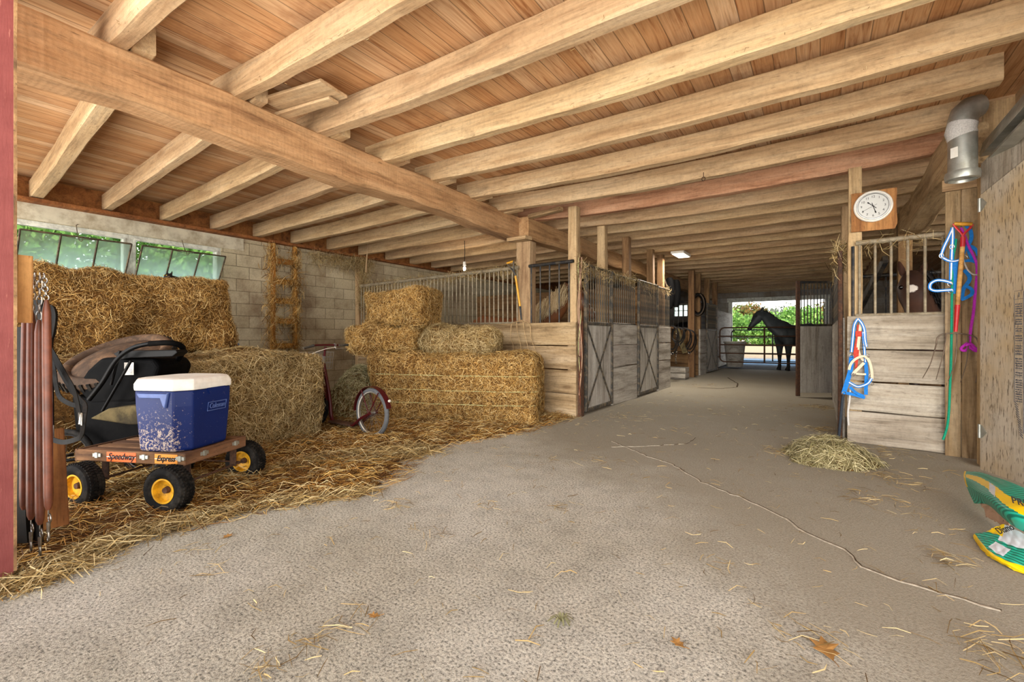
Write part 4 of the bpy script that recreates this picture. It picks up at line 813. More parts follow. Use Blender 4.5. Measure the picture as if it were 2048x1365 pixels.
blk = timber('nailed_block', at_d(48,512,2.08), at_d(46,646,2.08), .05, .05, M['ply'], up=(1,0,.2), wob=.002); tag(blk, 'short wooden block nailed behind the red door edge, the tack hangs from it', 'block')
def link_chain(mb, pts, r=.012, w=.0035):
    for i, (a, b) in enumerate(zip(pts, pts[1:])):
        a, b = V(a), V(b); t_ = (b-a).normalized(); nx = t_.cross(V((1,0,0) if i % 2 else (0,1,0))).normalized(); L = (b-a).length*.62
        mb.tube([(a+b)/2 + t_*(L*math.sin(q_)) + nx*(r*math.cos(q_)) for q_ in [k*2*PI/12 for k in range(12)]], w, 5, True)
TL = ['leftmost rolled leather trace hanging by the red door, partly hidden', 'rolled leather trace hanging second from the red door', 'rolled leather trace in the middle of the bundle, longest chain', 'rolled leather trace nearest the camera side, lightest brown']
for i, (ut, ub, vt, vb, d) in enumerate(((52,48,625,1020,2.22),(63,62,622,1040,2.17),(78,80,640,1050,2.16),(93,97,600,1020,2.13))):
    a, b = at_d(ut,vt,d), at_d(ub,vb,d); t = thing('leather_trace', TL[i], 'harness trace', a, 0, 'rolled leather traces by the red door'); e_ = b-a; m = MB()
    R_ = .0175; m.tube([(0,0,0), e_*.02, e_*.06, e_*.3, e_*.6, e_*.93, e_*.98, e_], [.006,.011,R_*.9,R_,R_,R_,R_*.85,.008], 12); m.build('leather_tube', M['leather'], t, smooth=60)
    top = V((.0,.0,.0)); hk = at_d([66,70,80,88][i],548,d)-a; m = MB(); link_chain(m, [hk.lerp(top, k/6) for k in range(7)], .009, .003); m.build('chain', M['steel'], t, smooth=60)
    if i: 
        m = MB(); c0 = e_+V((.0,0,-.04)); m.tube([c0+V((.024*math.cos(q_),.004,.02*math.sin(q_))) for q_ in [k*2*PI/16 for k in range(16)]], .003, 6, True)
        m.tube([e_, c0+V((0,0,.018))], .003, 6); m.tube([c0+V((0,0,-.018)), c0+V((0,0,-.07))], [.008,.006], 8); m.tube([c0+V((0,0,-.07)), c0+V((-.012,0,-.085)), c0+V((-.008,0,-.105)), c0+V((.008,0,-.105)), c0+V((.012,0,-.085)), c0+V((.006,0,-.065))], .004, 6); m.build('snap_hook', M['steel'], t, smooth=60)
bh = thing('harness_straps', 'looped black leather harness straps with buckles hanging behind the brown traces', 'harness', at_d(70,610,2.3)); o_ = at_d(70,610,2.3)
def pstrap(name, pix, w, mat, parent, org, t_=.004, nrm=None, closed=False, sub=4):
    P = [(at_d(u,v_,d)-org) for u,v_,d in pix]
    if sub: P = cat_rom(P, sub, closed)
    m = MB(); m.strap(P, w, t_, nrm or V((.5,-.8,.1)), closed); return m.build(name, mat, parent)
def cat_rom(P, k, closed=False):
    out = []; n = len(P)
    for i in range(n if closed else n-1):
        p0 = P[(i-1) % n] if (closed or i) else P[0]; p1 = P[i]; p2 = P[(i+1) % n]; p3 = P[(i+2) % n] if (closed or i+2 < n) else P[-1]
        for j in range(k):
            t_ = j/k; out.append(.5*((2*p1)+(p2-p0)*t_+(2*p0-5*p1+4*p2-p3)*t_*t_+(3*p1-p0-3*p2+p3)*t_**3))
    if not closed: out.append(P[-1])
    return out
LB = M['leather_black']
pstrap('strap', [(98,690,2.3),(118,735,2.28),(140,775,2.25),(160,800,2.22),(170,812,2.2),(168,835,2.18),(163,870,2.2),(150,880,2.25),(125,885,2.3),(100,878,2.33)], .024, LB, bh, o_)
pstrap('strap', [(97,700,2.34),(108,740,2.3),(112,770,2.3),(120,795,2.28),(140,808,2.25),(155,812,2.23)], .022, LB, bh, o_)
pstrap('strap', [(100,695,2.26),(128,745,2.22),(148,782,2.2),(158,825,2.19),(161,850,2.19)], .020, LB, bh, o_)
pstrap('strap', [(95,615,2.36),(104,618,2.36),(108,635,2.36),(104,665,2.36),(99,690,2.36),(100,760,2.36),(101,880,2.36)], .03, LB, bh, o_, .012)
pstrap('strap', [(45,655,2.32),(42,720,2.32),(44,850,2.32),(40,1000,2.32),(44,1085,2.32)], .09, LB, bh, o_, .03); pstrap('strap', [(72,600,2.34),(73,800,2.34),(70,1000,2.34),(72,1090,2.34)], .07, LB, bh, o_, .012)
for (u,v_,d) in ((161,838,2.17),(105,862,2.3)):
    p = at_d(u,v_,d)-o_; m = MB(); m.tube([p+V((x,0,z)) for x,z in ((-.018,-.028),(.018,-.028),(.018,.028),(-.018,.028))], .004, 6, True); m.cyl(p+V((0,0,-.026)), p+V((0,0,.02)), .003); m.build('buckle', M['steel'], bh)
tag(timber('leaning_board', at_d(108,1000,2.42)+V((0,0,-.15)), at_d(98,860,2.5), .12, .02, M['ply'], up=(1,0,.3), wob=.001), 'light brown board leaning behind the leather traces', 'board')
# ================= WAGON AND COOLER =================
wx = math.atan2(.434,.901); WG = (-3.846,1.296,0)
wg = thing('wagon', 'low wooden pull wagon with fat tyres and yellow rims carrying the cooler', 'wagon', WG, wx)
Z0 = .285
for i in range(5): timber('bed_slat', (-.39,-.20+.1*i,Z0+.045), (.39,-.20+.1*i,Z0+.045), .09, .018, M['wagon_wood'], wg, wob=.001)
for yy in (-.255,.255): timber('side_rail', (-.41,yy,Z0+.022), (.41,yy,Z0+.022), .022, .075, M['wagon_wood'], wg, wob=.001)
for xx in (-.405,.405): timber('end_rail', (xx,-.265,Z0+.022), (xx,.265,Z0+.022), .022, .08, M['wagon_wood'], wg, wob=.001)
RX = M4.Rotation(PI/2,4,'X')
for (x0,x1,mt,tx) in ((-.165,.055,'orange','Speedway'),(.195,.36,'orange2','Express')):
    m = MB(); m.box(((x0+x1)/2,-.2675,Z0+.022), (x1-x0,.003,.062)); pl = m.build('name_plate', M[mt], wg)
    m = MB(); m.box(((x0+x1)/2,-.2695,Z0+.022), (x1-x0,.001,.004)); m.build('stripe', M['white'], pl)
    text(tx, .058 if tx == 'Speedway' else .05, M['ink'], pl, M4.Translation(((x0+x1)/2,-.2705,Z0+.024)) @ RX, 'lettering', .0008, .35, 'CENTER', .86, .0012)
for (xx,yy,ax) in ((-.235,-.27,0),(.12,-.27,0),(.385,-.27,0),(.418,-.12,1),(.418,.16,1)):
    m = MB(); sz = (.06,.012,.022) if not ax else (.012,.06,.022); m.box((xx,yy,Z0+.03), sz); sz2 = (.02,.02,.034) if not ax else (.02,.02,.034); m.box((xx,yy,Z0+.03), sz2); m.build('stake_bracket', M['galv'], wg)
def fatwheel(parent, c, R, w, mats, steer=0.0):
    mw = M4.Translation(c) @ M4.Rotation(steer,4,'Z') @ RX; r0 = R*.52
    m = MB(); prof = [(r0,-w*.36),(R*.66,-w*.47),(R*.82,-w*.5),(R*.93,-w*.44),(R*.985,-w*.3),(R*.99,-w*.16),(R*.975,-.006),(R*.975,.006),(R*.99,w*.16),(R*.985,w*.3),(R*.93,w*.44),(R*.82,w*.5),(R*.66,w*.47),(r0,w*.36)]
    m.lathe(prof, 40, mw, 0, True)
    for k in range(44):
        for zz in (-.27,-.09,.09,.27):
            a = 2*PI*(k+.5*(abs(zz)<.2))/44; p = V((R*.985*math.cos(a), R*.985*math.sin(a), zz*w)); m.box(mw @ p, (R*.1,w*.13,.012), (mw.to_3x3() @ (M4.Rotation(a+PI/2,3,'Z'))) , 0) if False else m.box(mw @ p, (.012,R*.085,w*.13), mw.to_3x3() @ M4.Rotation(a,3,'Z'))
    wl = m.build('tyre', M['rubber'], parent, smooth=35)
    m = MB(); m.lathe([(r0*1.02,-w*.36),(r0*1.06,-w*.42),(r0*.92,-w*.42),(r0*.86,-w*.15),(r0*.3,-w*.10),(r0*.3,w*.1),(r0*.86,w*.15),(r0*.92,w*.42),(r0*1.06,w*.42),(r0*1.02,w*.36)], 32, mw, 0, True); m.build('rim', M['yellow'], wl, smooth=35)
    m = MB(); m.lathe([(0,-w*.3),(.018,-w*.3),(.022,-w*.1),(.022,w*.1),(.018,w*.3),(0,w*.3)], 16, mw); m.lathe([(r0*.84,-w*.151),(r0*.5,-w*.16),(.02,-w*.16),(.02,-w*.12),(r0*.84,-w*.12)],24,mw,0,True); m.build('hub', M['rust'], wl, smooth=35)
for (x,y,st) in ((.37,-.335,0),(-.26,-.345,-.12),(.36,.335,0),(-.25,.345,-.12)): fatwheel(wg, (x,y,.142), .142, .115, None, st)
for x in (.365,-.255):
    m = MB(); m.cyl((x,-.29,.142), (x,.29,.142), .008); m.build('axle', M['rust'], wg)
    for yy in (-.2,.2): m = MB(); m.box((x,yy,.21), (.05,.008,.15)); m.build('bolster', M['rust'], wg)
m = MB(); m.tube([(.36,.28,.142),(.0,.1,.2),(-.25,0,.2)], .006, 6); m.build('brace_rod', M['rust'], wg)
s = NT('navy_plastic'); v = s.coord(randomize=False); n = s.noise(v, 60, 4, .8); sz_ = s.n('ShaderNodeSeparateXYZ'); s.l(v, sz_.inputs[0])
hh = s.n('ShaderNodeMapRange'); s.l(sz_.outputs[2], hh.inputs[0]); hh.inputs[1].default_value = .36; hh.inputs[2].default_value = -.02
en = s.n('ShaderNodeMapRange'); s.l(sz_.outputs[1], en.inputs[0]); en.inputs[1].default_value = -.14; en.inputs[2].default_value = -.24
sp = s.ramp(s.math('ADD', n, s.math('MULTIPLY', s.math('MULTIPLY', hh.outputs[0], en.outputs[0]), .26)), [(.66, g(0)), (.72, g(1))])
c = s.mix(lin((16,38,98)), lin((12,28,78)), s.noise(v, 4, 3)); c = s.mix(c, lin((196,176,156)), s.math('MULTIPLY', sp, .85)); M['navy'] = s.fin(c, .36, 0, .22)
CX0, CX1, CY0, CY1, ZD = -.025, .385, -.25, .20, Z0+.055
ccx, ccy = (CX0+CX1)/2, (CY0+CY1)/2; Wm = M4.Translation(WG) @ M4.Rotation(wx,4,'Z'); cw = Wm @ V((ccx,ccy,ZD))
ck = thing('cooler', 'dusty blue cooler with a white lid standing on the wagon', 'cooler', cw, wx)
def oct_(hx, hy, ch, z): return [(-hx+ch,-hy,z),(hx-ch,-hy,z),(hx,-hy+ch,z),(hx,hy-ch,z),(hx-ch,hy,z),(-hx+ch,hy,z),(-hx,hy-ch,z),(-hx,-hy+ch,z)]
hx, hy = (CX1-CX0)/2, (CY1-CY0)/2
m = MB(); m.loft([oct_(hx-.02,hy-.02,.07,0), oct_(hx-.008,hy-.008,.075,.015), oct_(hx+.008,hy+.008,.075,.30), oct_(hx+.01,hy+.01,.075,.40)]); bd = m.build('cooler_body', M['navy'], ck)
bv = bd.modifiers.new('bevel','BEVEL'); bv.width = .008; bv.segments = 2; bv.limit_method = 'ANGLE'
m = MB(); m.loft([oct_(hx+.016,hy+.016,.08,.402), oct_(hx+.018,hy+.018,.08,.42), oct_(hx+.018,hy+.018,.08,.445), oct_(hx+.006,hy+.006,.08,.475), oct_(hx-.03,hy-.03,.07,.482)]); ldd = m.build('lid', M['white'], ck); bv = ldd.modifiers.new('bevel','BEVEL'); bv.width = .006; bv.segments = 2; bv.limit_method = 'ANGLE'
M['navy2'] = simple('blue_plastic_handle', lin((84,104,160)), .4, 0, .4, .1, 20)
m = MB(); m.prism([(-.12,.05),(.10,.05),(.115,.06),(.09,-.045),(.075,-.03),(.055,.02),(-.10,.02)], .022, M4.Translation((-.0,-hy-.012,.335)) @ RX); hd = m.build('end_handle', M['navy2'], ck); bv = hd.modifiers.new('bevel','BEVEL'); bv.width = .005; bv.segments = 2
m = MB(); m.prism([(-.08,.03),(.08,.03),(.06,-.012),(-.06,-.012)], .01, M4.Translation((hx+.012,.03,.375)) @ M4.Rotation(PI/2,4,'Z') @ RX); m.build('latch_recess', M['navy'], ck)
RY = M4.Rotation(PI/2,4,'Z') @ RX
m = MB(); m.tube([V((hx+.0105,.03+a,.275+b)) for a,b in ((-.075,-.028),(.085,-.028),(.095,.028),(-.065,.028))], .003, 5, True); m.build('logo_frame', M['navy2'], ck)
text('Coleman', .05, M['navy2'], ck, M4.Translation((hx+.0115,.04,.276)) @ RY, 'lettering', .002, .25, 'CENTER', .75)
# ================= STROLLER AND LOOSE TYRE =================
so_ = at_d(230,900,3.62); so_.z = 0; sr = thing('stroller', 'black folded jogging stroller with a curved push handle, standing behind the wagon', 'stroller', so_)
def L(u, v_, d): return at_d(u,v_,d)-so_
hnd = [L(178,800,3.42),L(205,765,3.42),L(232,722,3.42),L(262,698,3.42),L(298,688,3.44),L(335,686,3.48),L(358,690,3.55),L(366,700,3.65),L(356,722,3.78),L(338,742,3.86),L(305,775,3.9)]
m = MB(); m.tube(cat_rom(hnd,5), .017, 10); h_ = m.build('push_handle', M['blackplastic'], sr, smooth=60)
m = MB(); m.tube(cat_rom([L(298,688,3.44),L(335,686,3.48),L(358,690,3.55),L(366,700,3.65),L(356,722,3.78)],5), .0215, 10); m.build('foam_grip', M['black'], h_, smooth=60)
def slab(name, pix, d0, d1, mat, parent, bev=.02):
    A = [L(u,v_,d0) for u,v_ in pix]; B = [L(u,v_,d0)+(V((-S_,C_,0))*(d1-d0)) for u,v_ in pix]; n = len(A); m = MB(); m.add(A+B, [tuple(range(n))[::-1], tuple(range(n,2*n))]+[(i,(i+1)%n,n+(i+1)%n,n+i) for i in range(n)]); o = m.build(name, mat, parent)
    b_ = o.modifiers.new('bevel','BEVEL'); b_.width = bev; b_.segments = 3; return o
slab('console', [(225,708),(238,702),(352,700),(355,706),(345,714),(262,717),(242,720)], 3.5, 3.62, M['blackplastic'], sr, .008)
slab('canopy', [(150,776),(172,742),(200,716),(232,716),(306,718),(318,735),(306,768),(296,792),(262,806),(180,812)], 3.52, 3.9, M['black'], sr, .03)
slab('seat', [(140,790),(185,800),(262,800),(300,800),(312,840),(330,900),(250,912),(180,908),(148,870)], 3.52, 3.98, M['black'], sr, .03)
M['dusty'] = simple('dusty_black_fabric', lin((96,84,56)), .85, 0, .15, .3, 12, lin((40,36,30)), .2, 6)
slab('dusty_footwell', [(178,838),(215,818),(262,812),(300,815),(296,850),(255,850)], 3.36, 3.5, M['dusty'], sr, .012)
p = L(258,738,3.49); m = MB(); m.box(p, (.072,.003,.095), M4.Rotation(YAW,3,'Z')); m.build('care_tag', M['white'], sr)
m = MB()
for i in range(5): m.box(p+M4.Rotation(YAW,3,'Z') @ V((0,-.002,-.03+.012*i)), (.05,.001,.003), M4.Rotation(YAW,3,'Z'))
m.build('tag_print', M['grey_ink'], sr)
for pix, d in (((240,702),(222,770)),3.46),(((262,722),(205,822)),3.44): m = MB(); m.tube([L(pix[0][0],pix[0][1],d), L(pix[1][0],pix[1][1],d)], .011, 8); m.build('frame_tube', M['blackplastic'], sr, smooth=60)
m = MB(); m.tube([L(196,905,3.5),L(150,920,3.4),L(130,922,3.38)], .012, 8); m.build('frame_tube', M['blackplastic'], sr, smooth=60)
def spoked(parent, c, R, r, ax, tyre, rimm, n=24, ww=None):
    ax = V(ax).normalized(); mw = M4.Translation(c) @ ax.to_track_quat('Z','Y').to_matrix().to_4x4(); m = MB(); m.torus(R-r, r, 48, 10, mw); w = m.build('tyre', tyre, parent, smooth=60)
    if ww: m = MB(); m.torus(R-r*1.15, r*.92, 48, 8, mw); m.build('whitewall', ww, w, smooth=60)
    m = MB(); m.lathe([(R-2*r-.004,-.010),(R-2*r+.004,-.012),(R-2*r+.004,.012),(R-2*r-.004,.010)], 48, mw, 0, True); m.build('rim', rimm, w, smooth=40)
    m = MB(); m.cyl(mw @ V((0,0,-.035)), mw @ V((0,0,.035)), .014, n=10); m.build('hub', rimm, w, smooth=40)
    m = MB()
    for k in range(n):
        a = 2*PI*k/n; b_ = a+(.35 if k % 2 else -.35); m.cyl(mw @ V((.013*math.cos(b_),.013*math.sin(b_),.025*(-1)**(k//2))), mw @ V(((R-2*r)*math.cos(a),(R-2*r)*math.sin(a),0)), .0013, n=4)
    m.build('spokes', rimm, w); return w
for (u,v_,d) in ((136,905,3.42),(290,948,3.62)):
    c = L(u,v_,d); c.z = .20; spoked(sr, c, .20, .022, (.55,-.8,0), M['rubber'], M['iron_dark'], 16)
m = MB(); m.ball(L(148,945,3.34), (.022,.01,.022), 12); m.build('reflector', M['red_reflector'], sr, smooth=60)
tc_ = at_d(238,722,3.86); ty = thing('loose_tyre', 'dusty ribbed tyre lying tilted on top of the black stroller', 'tyre', tc_)
mw = V((.12,-.46,.88)).to_track_quat('Z','Y').to_matrix().to_4x4() @ M4.Rotation(.12,4,'Y'); m = MB(); R = .35; rr = .052
M['browntyre'] = simple('dusty_brown_rubber', lin((74,58,46)), .8, 0, .2, .2, 18, lin((128,98,72)), .2, 5)
m.torus(R, rr, 56, 12, mw, 0, .06); m.build('carcass', M['browntyre'], ty, smooth=60); m = MB()
for k in range(46):
    a = 2*PI*k/46; m.box(mw @ V(((R+rr)*math.cos(a),(R+rr)*math.sin(a),-.01)), (.014,.022,.08), mw.to_3x3() @ M4.Rotation(a,3,'Z'))
m.build('tread_lugs', M['rubber'], ty)
m = MB(); m.lathe([(R-.03,.02),(R-.1,.05),(R*.35,.085),(0,.09),(0,.075),(R*.35,.07),(R-.1,.035)], 40, mw); m.build('dusty_cover', M['browntyre'], ty, smooth=60)
# ================= KICK SCOOTER =================
sc = thing('kick_scooter', 'dark red kick scooter with whitewall wheel and wire basket, parked between the bales', 'scooter', (-4.0,3.22,0), PI-.03)
MR = M['maroon']; Y = V((0,1,0))
spoked(sc, (0,0,.268), .268, .024, Y, M['rubber_clean'], M['chrome'], 32, M['whitewall']); spoked(sc, (1.1,0,.268), .268, .024, Y, M['rubber'], M['chrome'], 32, M['whitewall'])
m = MB(); A = [.25+i*(PI*.92)/18 for i in range(19)]; m.strap([V((-.286*math.cos(a)*-1*-1,0,.268+.286*math.sin(a))) for a in A], .062, .004, [V((-math.cos(a),0,math.sin(a))) for a in A]); m.build('rear_mudguard', MR, sc, smooth=50)
m = MB(); m.strap([V((1.1-.286*math.cos(a),0,.268+.286*math.sin(a))) for a in A], .062, .004, [V((-math.cos(a),0,math.sin(a))) for a in A]); m.build('front_mudguard', MR, sc, smooth=50)
for yy in (-.045,.045):
    m = MB(); m.tube([(-.02,yy,.27),(.14,yy,.2),(.28,yy,.105),(.36,yy*.8,.10)], .015, 8); m.build('rear_stay', MR, sc, smooth=60)
    m = MB(); m.tube([(-.01,yy*1.1,.27),(-.16,yy,.50)], .006, 6); m.build('guard_stay', MR, sc, smooth=60); m = MB(); m.tube([(.0,yy*1.1,.27),(.13,yy,.51)], .006, 6); m.build('guard_stay', MR, sc, smooth=60)
m = MB(); m.box((.53,0,.10), (.44,.12,.022)); o = m.build('footboard', M['rust'], sc); b_ = o.modifiers.new('bevel','BEVEL'); b_.width = .008
m = MB(); m.tube(cat_rom([V((.72,0,.09)),V((.765,0,.16)),V((.79,0,.32)),V((.83,0,.48)),V((.89,0,.66)),V((.93,0,.78))],4), .022, 10); m.build('down_tube', MR, sc, smooth=60)
m = MB(); m.tube([(.95,0,.70),(.905,0,.86)], .025, 12); m.build('head_tube', M['chrome'], sc, smooth=60)
m = MB(); m.tube([(.905,0,.86),(.885,0,.97)], .014, 10); m.build('stem', MR, sc, smooth=60)
for yy in (-.045,.045): m = MB(); m.tube([(.95,yy*.6,.70),(1.0,yy,.6),(1.10,yy,.268)], .012, 8); m.build('fork_leg', MR, sc, smooth=60)
m = MB(); m.tube(cat_rom([V((.86,.27,.955)),V((.87,.16,.985)),V((.885,.0,.99)),V((.87,-.16,.985)),V((.86,-.27,.985))],4), .0115, 8); hb = m.build('handlebar', MR, sc, smooth=60)
for sg in (1,-1): m = MB(); m.tube([V((.862,sg*.16,.986)),V((.858,sg*.29,.96 if sg > 0 else .986))], .0155, 10); m.build('grip', M['iron'], hb, smooth=60)
m = MB(); m.tube([(.875,-.12,.97),(.85,-.12,.94),(.84,-.20,.95)], .005, 6); m.tube([(.875,-.13,.99),(.875,-.11,.99)], .02, 10); m.build('brake_lever', M['chrome'], hb)
m = MB(); m.tube(cat_rom([V((.86,-.13,.96)),V((.87,.02,.94)),V((.95,.16,.86)),V((1.0,.05,.70))],5), .004, 6); m.build('cable', M['whitewall'], sc, smooth=60)
m = MB(); bx0, bx1 = .96, 1.16
for k, z in enumerate((.70,.77,.84,.90)):
    e = .03*k/3; m.tube([(bx0,-.13-e,z),(bx1+e,-.13-e,z),(bx1+e,.13+e,z),(bx0,.13+e,z)], .0035 if k < 3 else .005, 5, True)
for i in range(9):
    y_ = -.13+.26*i/8
    for xx in (bx0,bx1): m.cyl((xx,y_,.70), (xx+(.03 if xx > 1 else 0),y_*1.2,.90), .0025, n=4)
    m.cyl((bx0,y_,.70),(bx1,y_,.70),.0025,n=4)
for i in range(6):
    x_ = bx0+(bx1-bx0)*i/5
    for sg in (1,-1): m.cyl((x_,.13*sg,.70),(x_,.16*sg,.90),.0025,n=4)
m.build('wire_basket', M['chrome'], sc); m = MB(); m.ball((-.285,0,.42), (.014,.02,.016), 10); m.build('rear_reflector', M['whitewall'], sc, smooth=60)
# ================= FORKS, HALTERS, ROPES, CLOCK =================
def pix_fork(name, label, pl, grip, sock, head, shoulders, tines, mats, rr=.0165):
    """pl(u,v) gives a point; grip = (left,right,throat), sock = shaft pixels"""
    org = pl(*head); t = thing(name, label, 'fork', org); P = lambda q_: pl(*q_)-org
    gl, gr, th_ = P(grip[0]), P(grip[1]), P(grip[2]); m = MB(); m.cyl(gl, gr, rr*.95, n=12); m.build('hand_grip', mats[0], t, smooth=50)
    for g_ in (gl, gr): m = MB(); m.tube(cat_rom([g_+(g_-(gl+gr)/2)*.08, g_.lerp(th_,.35)+(g_-(gl+gr)/2)*.05, g_.lerp(th_,.75)-(g_-(gl+gr)/2)*.1, th_],4), [(rr*.7,rr*.45)]*13, 8); m.build('grip_fork', mats[1], t, smooth=50)
    s0, s1, s2, s3 = [P(q_) for q_ in sock]
    m = MB(); m.tube([th_, s1], rr*1.12, 12); m.build('upper_socket', mats[1], t, smooth=50)
    m = MB(); m.tube([s1.lerp(s0,.1), s1.lerp(s2,.5), s2], rr, 12); m.build('shaft', mats[2], t, smooth=50)
    m = MB(); m.tube([s2, s3], [rr*1.12, rr*.8], 12); m.build('lower_socket', mats[3], t, smooth=50)
    m = MB(); m.tube(cat_rom([P(q_) for q_ in shoulders],5), .006, 8); m.build('cross_bar', mats[4], t, smooth=50)
    for tn in tines:
        pts = cat_rom([P(q_) for q_ in tn],5); n = len(pts); m = MB(); m.tube(pts, [.0058*(1-.55*i/(n-1)) for i in range(n)], 8); m.build('tine', mats[4], t, smooth=50)
    return t
def PR(u, v_, off=0.0): return at_y(u, v_, 5.64-off)
M['tine'] = simple('dull_brown_steel', lin((120,104,88)), .5, .5, .4, .2, 30); M['tine_light'] = simple('worn_bright_tine', lin((196,164,118)), .4, .4, .4, .2, 30)
pix_fork('manure_fork', 'red-handled five-tine fork hanging on the upright planks of the right stall', PR, ((1908,448,.05),(1944,449,.05),(1926,474,.05)), ((1926,474,.05),(1925,494,.05),(1915,610,.05),(1911,664,.05)), (1912,668,.05),
  [(1873,668+20,.04),(1875,676,.04),(1886,669,.04),(1912,667,.04),(1940,671,.04),(1953,677,.04),(1957,690,.04)],
  [[(1873,688,.05),(1868,705,.08),(1860,730,.10),(1845,757,.06)],[(1892,668,.05),(1890,690,.08),(1885,715,.10),(1872,760,.06)],[(1914,668,.05),(1913,695,.08),(1910,725,.10),(1896,763,.06)],[(1936,670,.05),(1936,695,.08),(1932,730,.10),(1921,765,.06)],[(1957,690,.05),(1959,710,.08),(1957,735,.10),(1951,766,.06)]],
  [M['handle_yellow'],M['red'],M['handle'],M['red'],M['tine']])
def PLf(u, v_, off=0.0): return at_y(u, v_, 5.62-off)
pix_fork('hay_fork', 'yellow-handled four-tine fork leaning on the beam post above the bales', PLf, ((1014,527,.1),(1026,523,.1),(1029,546,.06)), ((1029,546,.06),(1031,552,.05),(1040,613,.04),(1043,640,.03)), (1041,644,.03),
  [(1022,660,.03),(1023,650,.03),(1030,645,.03),(1041,643,.03),(1054,645,.03),(1060,652,.03),(1061,664,.03)],
  [[(1022,660,.03),(1021,675,.05),(1026,690,.06),(1027,704,.05)],[(1033,645,.03),(1035,665,.05),(1040,685,.06),(1043,704,.05)],[(1046,644,.03),(1049,665,.05),(1054,687,.06),(1057,704,.05)],[(1061,664,.03),(1062,678,.05),(1067,692,.06),(1072,706,.05)]],
  [M['handle_yellow'],M['iron_dark'],M['handle_yellow'],M['iron_dark'],M['tine_light']], .0155)
def webset(name, label, org, pl, straps, group=None):
    t = thing(name, label, 'halter', org, 0, group)
    for (mat, w, pix, *rest) in straps:
        closed = bool(rest and rest[0]); P = cat_rom([pl(*q_)-org for q_ in pix], 4, closed); m = MB(); m.strap(P, w, .004, V((0,-1,.05)), closed); o = m.build('strap', M[mat], t)
        if mat == 'blue' and len(rest) > 1: m = MB(); m.strap([p+V((0,-.0035,0)) for p in P], w*.36, .002, V((0,-1,.05)), closed); m.build('white_stripe', M['whiteweb'], o)
    return t
def rings(parent, org, pl, pix, r=.016):
    for q_ in pix: c = pl(*q_)-org; m = MB(); m.tube([c+V((r*math.cos(a),0,r*1.25*math.sin(a))) for a in [k*2*PI/14 for k in range(14)]], .003, 6, True); m.build('ring', M['steel'], parent, smooth=60)
og = PR(1915,470,.03)
t = webset('halter', 'blue and white halter spread on the planks behind the red fork, noseband sticking out left', og, PR, [
 ('blue',.028,[(1905,455,.02),(1905,480,.03),(1903,520,.03),(1902,560,.03)],False,1),('blue',.024,[(1905,458,.02),(1896,478,.03),(1889,492,.03),(1883,508,.03),(1883,514,.03)],False,1),
 ('blue',.024,[(1883,514,.03),(1895,521,.04),(1908,523,.04),(1920,520,.04)],False,1),('blue',.026,[(1906,568,.03),(1893,563,.05),(1875,561,.07),(1862,567,.09),(1860,577,.09),(1870,582,.07),(1890,581,.05),(1905,580,.04)],False,1),
 ('blue',.034,[(1902,560,.03),(1908,572,.03),(1908,588,.03)],False),('blue',.030,[(1912,520,.03),(1910,545,.03),(1908,570,.03)],False)])
rings(t, og, PR, [(1904,494,.035),(1883,512,.035),(1900,568,.04),(1901,582,.04)])
og = PR(1940,470,.02)
t = webset('halter', 'plain blue halter on the planks right of the red fork handle', og, PR, [
 ('blue',.026,[(1932,452,.02),(1941,462,.03),(1942,480,.03),(1930,500,.03),(1920,520,.03)],False),('blue',.026,[(1930,490,.02),(1944,494,.03),(1955,505,.03),(1959,520,.03)],False),('blue',.026,[(1926,522,.03),(1945,522,.03),(1960,530,.03)],False),
 ('blue',.028,[(1928,540,.03),(1938,552,.03),(1938,562,.03),(1926,580,.03),(1924,600,.03)],False),('blue',.026,[(1930,572,.03),(1942,578,.04),(1944,588,.04),(1932,596,.04),(1922,600,.03)],False),('blue',.024,[(1935,492,.02),(1940,510,.03),(1946,520,.03)],False)])
rings(t, og, PR, [(1930,516,.035),(1958,516,.035)])
def pixrope(name, label, pl, pix, r, mat, cat='rope', sub=5):
    org = pl(*pix[0]); m = MB(); m.tube(cat_rom([pl(*q_)-org for q_ in pix],sub), r, 8); return tag(m.build(name, M[mat], mw=M4.Translation(org), smooth=60), label, cat)
pixrope('white_lead', 'thin white lead rope looping right of the red fork shaft', PR, [(1926,520,.03),(1934,538,.04),(1944,548,.04),(1954,550,.04),(1960,549,.04)], .006, 'grey_rope')
pixrope('green_rope', 'long green rope hanging down the upright planks almost to the floor', PR, [(1912,478,.03),(1910,495,.03),(1906,520,.02),(1904,580,.03),(1903,660,.025),(1902,720,.02),(1900,770,.02),(1898,820,.02),(1894,855,.02),(1886,880,.02)], .0095, 'green_rope')
t = thing('magenta_rope', 'magenta lead rope hanging from behind the red grip, knotted at its end', 'rope', PR(1922,456,.02)); og = PR(1922,456,.02)
m = MB(); m.tube(cat_rom([PR(*q_)-og for q_ in [(1922,456,.02),(1928,470,.03),(1936,490,.03),(1946,510,.03),(1953,528,.03),(1954,550,.03),(1950,590,.03),(1947,625,.03),(1942,655,.03),(1939,685,.04)]],5), .0105, 8); m.build('rope', M['magenta'], t, smooth=60)
m = MB()
for pix in ([(1939,685,.04),(1930,690,.06),(1922,698,.06),(1930,702,.06),(1940,692,.07)],[(1939,685,.05),(1946,694,.07),(1956,700,.06),(1950,702,.06),(1938,694,.07)],[(1932,692,.07),(1940,688,.08),(1948,694,.07)]): m.tube(cat_rom([PR(*q_)-og for q_ in pix],4), .012, 8)
m.build('knot', M['magenta'], t, smooth=60)
def PC(u, v_, off=0.0): return at_y(u, v_, 5.80-off)
og = PC(1717,640,.02)
